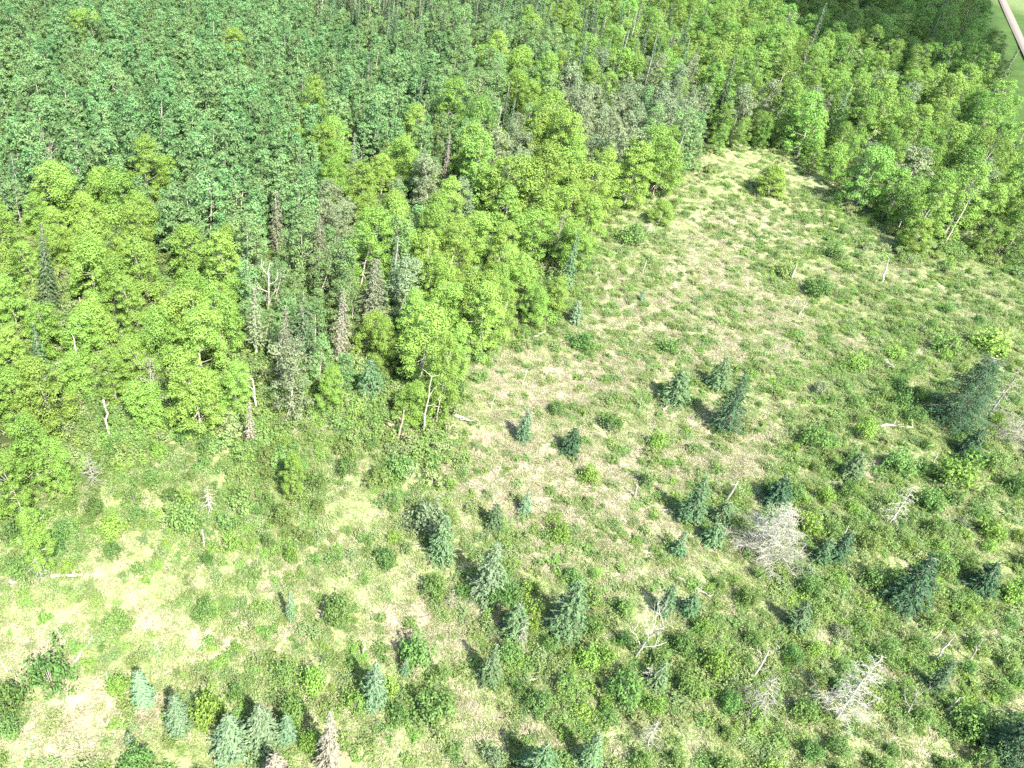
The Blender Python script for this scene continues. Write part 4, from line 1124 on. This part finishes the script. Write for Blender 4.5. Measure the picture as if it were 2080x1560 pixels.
# filler bushes: the largest 230 stand one by one, the low growth below is a mass
def bzone(px, py):
    if px < 700: return 'in the left shrub patch' if py < 1150 else 'in the lower left meadow'
    if px < 1250: return 'in the middle of the meadow' if py < 1150 else 'in the bottom centre thicket'
    if py < 700: return 'in the upper meadow below the right stand'
    if py < 1000: return 'on the right side of the meadow'
    return 'in the lower right thicket'
brng = np.random.default_rng(77)
placed = list(BUSHPOS); filler = 0
tries = 0
while filler < 235 and tries < 40000:
    tries += 1
    px, py = brng.uniform(-20, 2100), brng.uniform(380, 1590)
    if in_wood(px, py - 6): continue
    a_px, a_py = np.array([px]), np.array([py])
    p_ = lushness(a_px, a_py)[0] * 0.9 - dryness(a_px, a_py)[0] * 0.9 + 0.12
    if brng.random() > p_ * (0.45 + 0.55 * (py / 1560)): continue
    x, y, z = spot(px, py)
    if any((x - q[0]) ** 2 + (y - q[1]) ** 2 < 1.9 ** 2 for q in placed): continue
    placed.append((x, y)); filler += 1
    tone = ('mid', 'deep', 'lime', 'mid', 'grey')[int(brng.choice(5, p=[.38, .3, .17, .1, .05]))]
    r = brng.uniform(0.6, 1.3) * (0.68 if py < 760 else 1.0); h = r * brng.uniform(1.5, 2.4)
    desc = {'mid': 'olive green', 'deep': 'deep green', 'lime': 'yellow-green', 'grey': 'grey-green'}[tone]
    o = put_single("bush", BUSHFORM[tone][int(brng.integers(6))], x, y, z - 0.05, brng.uniform(0, 6.28), (r, r * brng.uniform(0.85, 1.15), h), None, "bush", "bushes of the meadow")
    GEN.append((o, 'knee-high ' if h < 1.3 else ('waist-high ' if h < 1.9 else 'head-high '), desc + ' bush', ' ' + bzone(px, py), x, y))
print("filler bushes", filler)

# ------------------------------------------------------------------ ground cover masses
def patches(x, y, scale, seed):
    """smooth value noise over the ground, 0..1"""
    tab = np.random.default_rng(seed).random((256, 256))
    def layer(sc):
        u, v = x / sc + 900.3, y / sc + 700.7
        i, j = np.floor(u).astype(int), np.floor(v).astype(int)
        f, g = u - i, v - j
        f, g = f * f * (3 - 2 * f), g * g * (3 - 2 * g)
        t = lambda a, b: tab[a % 256, b % 256]
        return (t(i, j) * (1 - f) + t(i + 1, j) * f) * (1 - g) + (t(i, j + 1) * (1 - f) + t(i + 1, j + 1) * f) * g
    return 0.55 * layer(scale) + 0.3 * layer(scale * 0.45) + 0.15 * layer(scale * 0.2)
def cover(n, fn, seed, patch=0.0):
    r = np.random.default_rng(seed)
    px = r.uniform(-120, 2200, n); py = 300 + 1380 * r.random(n) ** 0.95
    keep = ~in_wood(px, py + 60)
    px, py = px[keep], py[keep]
    d = np.array([((px - PPX) / FOC), -(py - PPY) / FOC, -np.ones_like(px)]).T @ R3.T
    t = -CAM_H / d[:, 2]
    x, y = d[:, 0] * t, d[:, 1] * t
    # equal chance per square metre: thin out by the ground area a pixel covers
    area = (t ** 3); area /= area.max()
    pn = np.clip((patches(x, y, 4.5, 9) - 0.33) * 3.6, 0.04, 1.35)
    k = r.random(len(px)) < np.clip(fn(px, py) * (1 - patch + patch * pn), 0, 1) * np.clip(area * 3, 0, 1)
    return x[k], y[k], gz(x[k], y[k]), r
def mass(name, meshes, n, fn, seed, smin, smax, label, cat, tall=1.0, sink=0.04, patch=0.0):
    x, y, z, r = cover(n, fn, seed, patch)
    m = len(x); s = r.uniform(smin, smax, m)
    rot = np.stack([r.normal(size=m) * 0.08, r.normal(size=m) * 0.08, r.uniform(0, 6.28, m)], 1)
    scl = np.stack([s, s, s * tall * r.uniform(0.7, 1.3, m)], 1)
    scatter(name, meshes, np.stack([x, y, z - sink], 1), rot, scl, label, cat)
    print(name, m)
mass("low_shrubs", [sprawl(1100 + i, 0.5 + 0.1 * (i % 3), 0.55 + 0.15 * (i % 2), ('shrub', 'herb', 'shrub', 'lush', 'herb', 'shrub')[i % 6], 420, 0.06).mesh("low_shrub") for i in range(8)],
     90000, lambda a, b: 0.38 + 0.40 * lushness(a, b) - 0.18 * dryness(a, b), 21, 0.45, 1.25, 'low leafy shrubs and sprouts carpeting the meadow', 'shrubs', patch=0.8)
mass("green_grass", [tuft(1200 + i, 60, 0.45, 0.35, 0.018, 'grass', 0.5).mesh("grass_tuft") for i in range(5)],
     210000, lambda a, b: 0.95 - 0.30 * dryness(a, b), 22, 0.6, 1.3, 'green grass growing through the old straw', 'grass', tall=0.6, patch=0.3)
mass("dry_grass", [tuft(1300 + i, 70, 0.6, 0.8, 0.018, 'straw', 0.6).mesh("straw_tuft") for i in range(6)],
     150000, lambda a, b: 0.20 + 0.62 * dryness(a, b) - 0.06 * lushness(a, b), 23, 0.6, 1.3, 'matted dry straw-coloured grass', 'grass', tall=0.55)
mass("thicket_growth", [thicket(20 + i, ('deepbush', 'shrub', 'bright')[i % 3]).mesh("thicket_growth") for i in range(6)],
     3200, lambda a, b: 0.10 + 0.85 * lushness(a, b) - 0.30 * dryness(a, b), 24, 0.35, 0.85, 'thigh-high sprouts and shrubs thickening the meadow growth', 'shrubs', tall=1.5, patch=0.9)
# undergrowth on the woodland floor
ur = np.random.default_rng(31)
ux, uy = [], []
for t in trees:
    if t[1] < 190:
        for _ in range(2):
            ux.append(t[0] + ur.normal() * 2.0); uy.append(t[1] + ur.normal() * 2.0)
for i in np.nonzero(ok)[0][:30000]:
    if cand[i][1] < 120: ux.append(cand[i][0]); uy.append(cand[i][1])
for q in TAKEN:
    for _ in range(14):
        ux.append(q[0] + ur.normal() * 2.2); uy.append(q[1] + ur.normal() * 2.2)
ux, uy = np.array(ux), np.array(uy)
m = len(ux); s = ur.uniform(0.6, 1.9, m)
scatter("undergrowth", [bush(1400 + i, 1.1, 0.9, ('shrub', 'lush', 'herb')[i % 3], 9, 0.06, 480).mesh("undergrowth_plant") for i in range(4)],
        np.stack([ux, uy, gz(ux, uy) - 0.05], 1), np.stack([0 * s, 0 * s, ur.uniform(0, 6.28, m)], 1), np.stack([s, s, s], 1), 'shady undergrowth between the trunks of the wood', 'shrubs')

# ------------------------------------------------------------------ the cloud whose shadow lies on the far right wood
cloud_m, nt, out = nodes_of("cloud_white")
bs = nt.nodes.new("ShaderNodeBsdfPrincipled"); bs.inputs["Base Color"].default_value = (0.9, 0.9, 0.9, 1); bs.inputs["Roughness"].default_value = 1.0
nt.links.new(bs.outputs[0], out.inputs[0])
SH = [(1500, -120), (1560, -20), (1620, 25), (1700, 60), (1790, 75), (1880, 105), (1950, 135), (2010, 130), (2024, 100), (2010, 40), (1995, -80)]
ALT = 620.0
shadow = [unproj(x, y, 8.0) for x, y in SH]
far = [shadow[-1] + r_dir * 260, shadow[0] + r_dir * 260]
poly = np.array(shadow + far)
poly3 = np.array([[p[0] + SUN_DIR[0] / SUN_DIR[2] * ALT, p[1] + SUN_DIR[1] / SUN_DIR[2] * ALT] for p in poly])
cv, cf = [], []
ctr = poly3.mean(0)
crng = np.random.default_rng(3)
rings = [(1.0, 0.0, 6), (0.93, -9, 4), (0.6, -12, 4), (0.0, -13, 0), (0.97, 12, 5), (0.75, 32, 7), (0.45, 50, 7), (0.0, 60, 0)]
M_ = 60
per = np.linspace(0, len(poly3), M_, endpoint=False)
loop_ = np.array([poly3[int(t)] * (1 - t % 1) + poly3[(int(t) + 1) % len(poly3)] * (t % 1) for t in per])
for f_, dz, jit in rings:
    for q in loop_:
        p = ctr + (q - ctr) * f_ + crng.normal(size=2) * jit * 0.25
        cv.append((p[0], p[1], ALT + dz + crng.normal() * jit * 0.5))
order = [3, 2, 1, 0, 4, 5, 6, 7]
for a, b in zip(order[:-1], order[1:]):
    for j in range(M_):
        cf.append((a * M_ + j, a * M_ + (j + 1) % M_, b * M_ + (j + 1) % M_, b * M_ + j))
cme = bpy.data.meshes.new("cloud"); cme.from_pydata(cv, [], cf); cme.materials.append(cloud_m); cme.update()
for p in cme.polygons: p.use_smooth = True
tag(link("cloud", cme), kind="structure")

# ------------------------------------------------------------------ labels of the repeats: which landmark each one stands beside
gen_ids = {g[0].name for g in GEN}
marks = [(o["label"], o.location.x, o.location.y) for o in COL.objects if o.parent is None and o.get("label") and not o.get("kind") and o.name not in gen_ids]
used = {m[0] for m in marks}
for o, size, desc, where, x, y in GEN:
    u, v = project([x, y, 0.0]); u, v = float(u[0]), float(v[0])
    best = None
    for lab, mx, my in sorted(marks, key=lambda m: (m[1] - x) ** 2 + (m[2] - y) ** 2)[:5]:
        if math.hypot(mx - x, my - y) > 9: break
        mu, mv = project([mx, my, 0.0]); du, dv = u - float(mu[0]), v - float(mv[0])
        way = ('left of' if du < 0 else 'right of') if abs(du) > abs(dv) else ('behind' if dv < 0 else 'in front of')
        for sz in ('', size):
            t = sz + desc + ' ' + way + ' the ' + lab.split(',')[0]
            if t not in used and len(t.split()) <= 16: best = t; break
        if best: break
    if best is None:
        best = size + desc + where
        if len(best.split()) > 16: best = desc + where
        if len(best.split()) > 16: best = desc + where.replace(' at the meadow edge', '')
    else: used.add(best)
    o["label"] = best
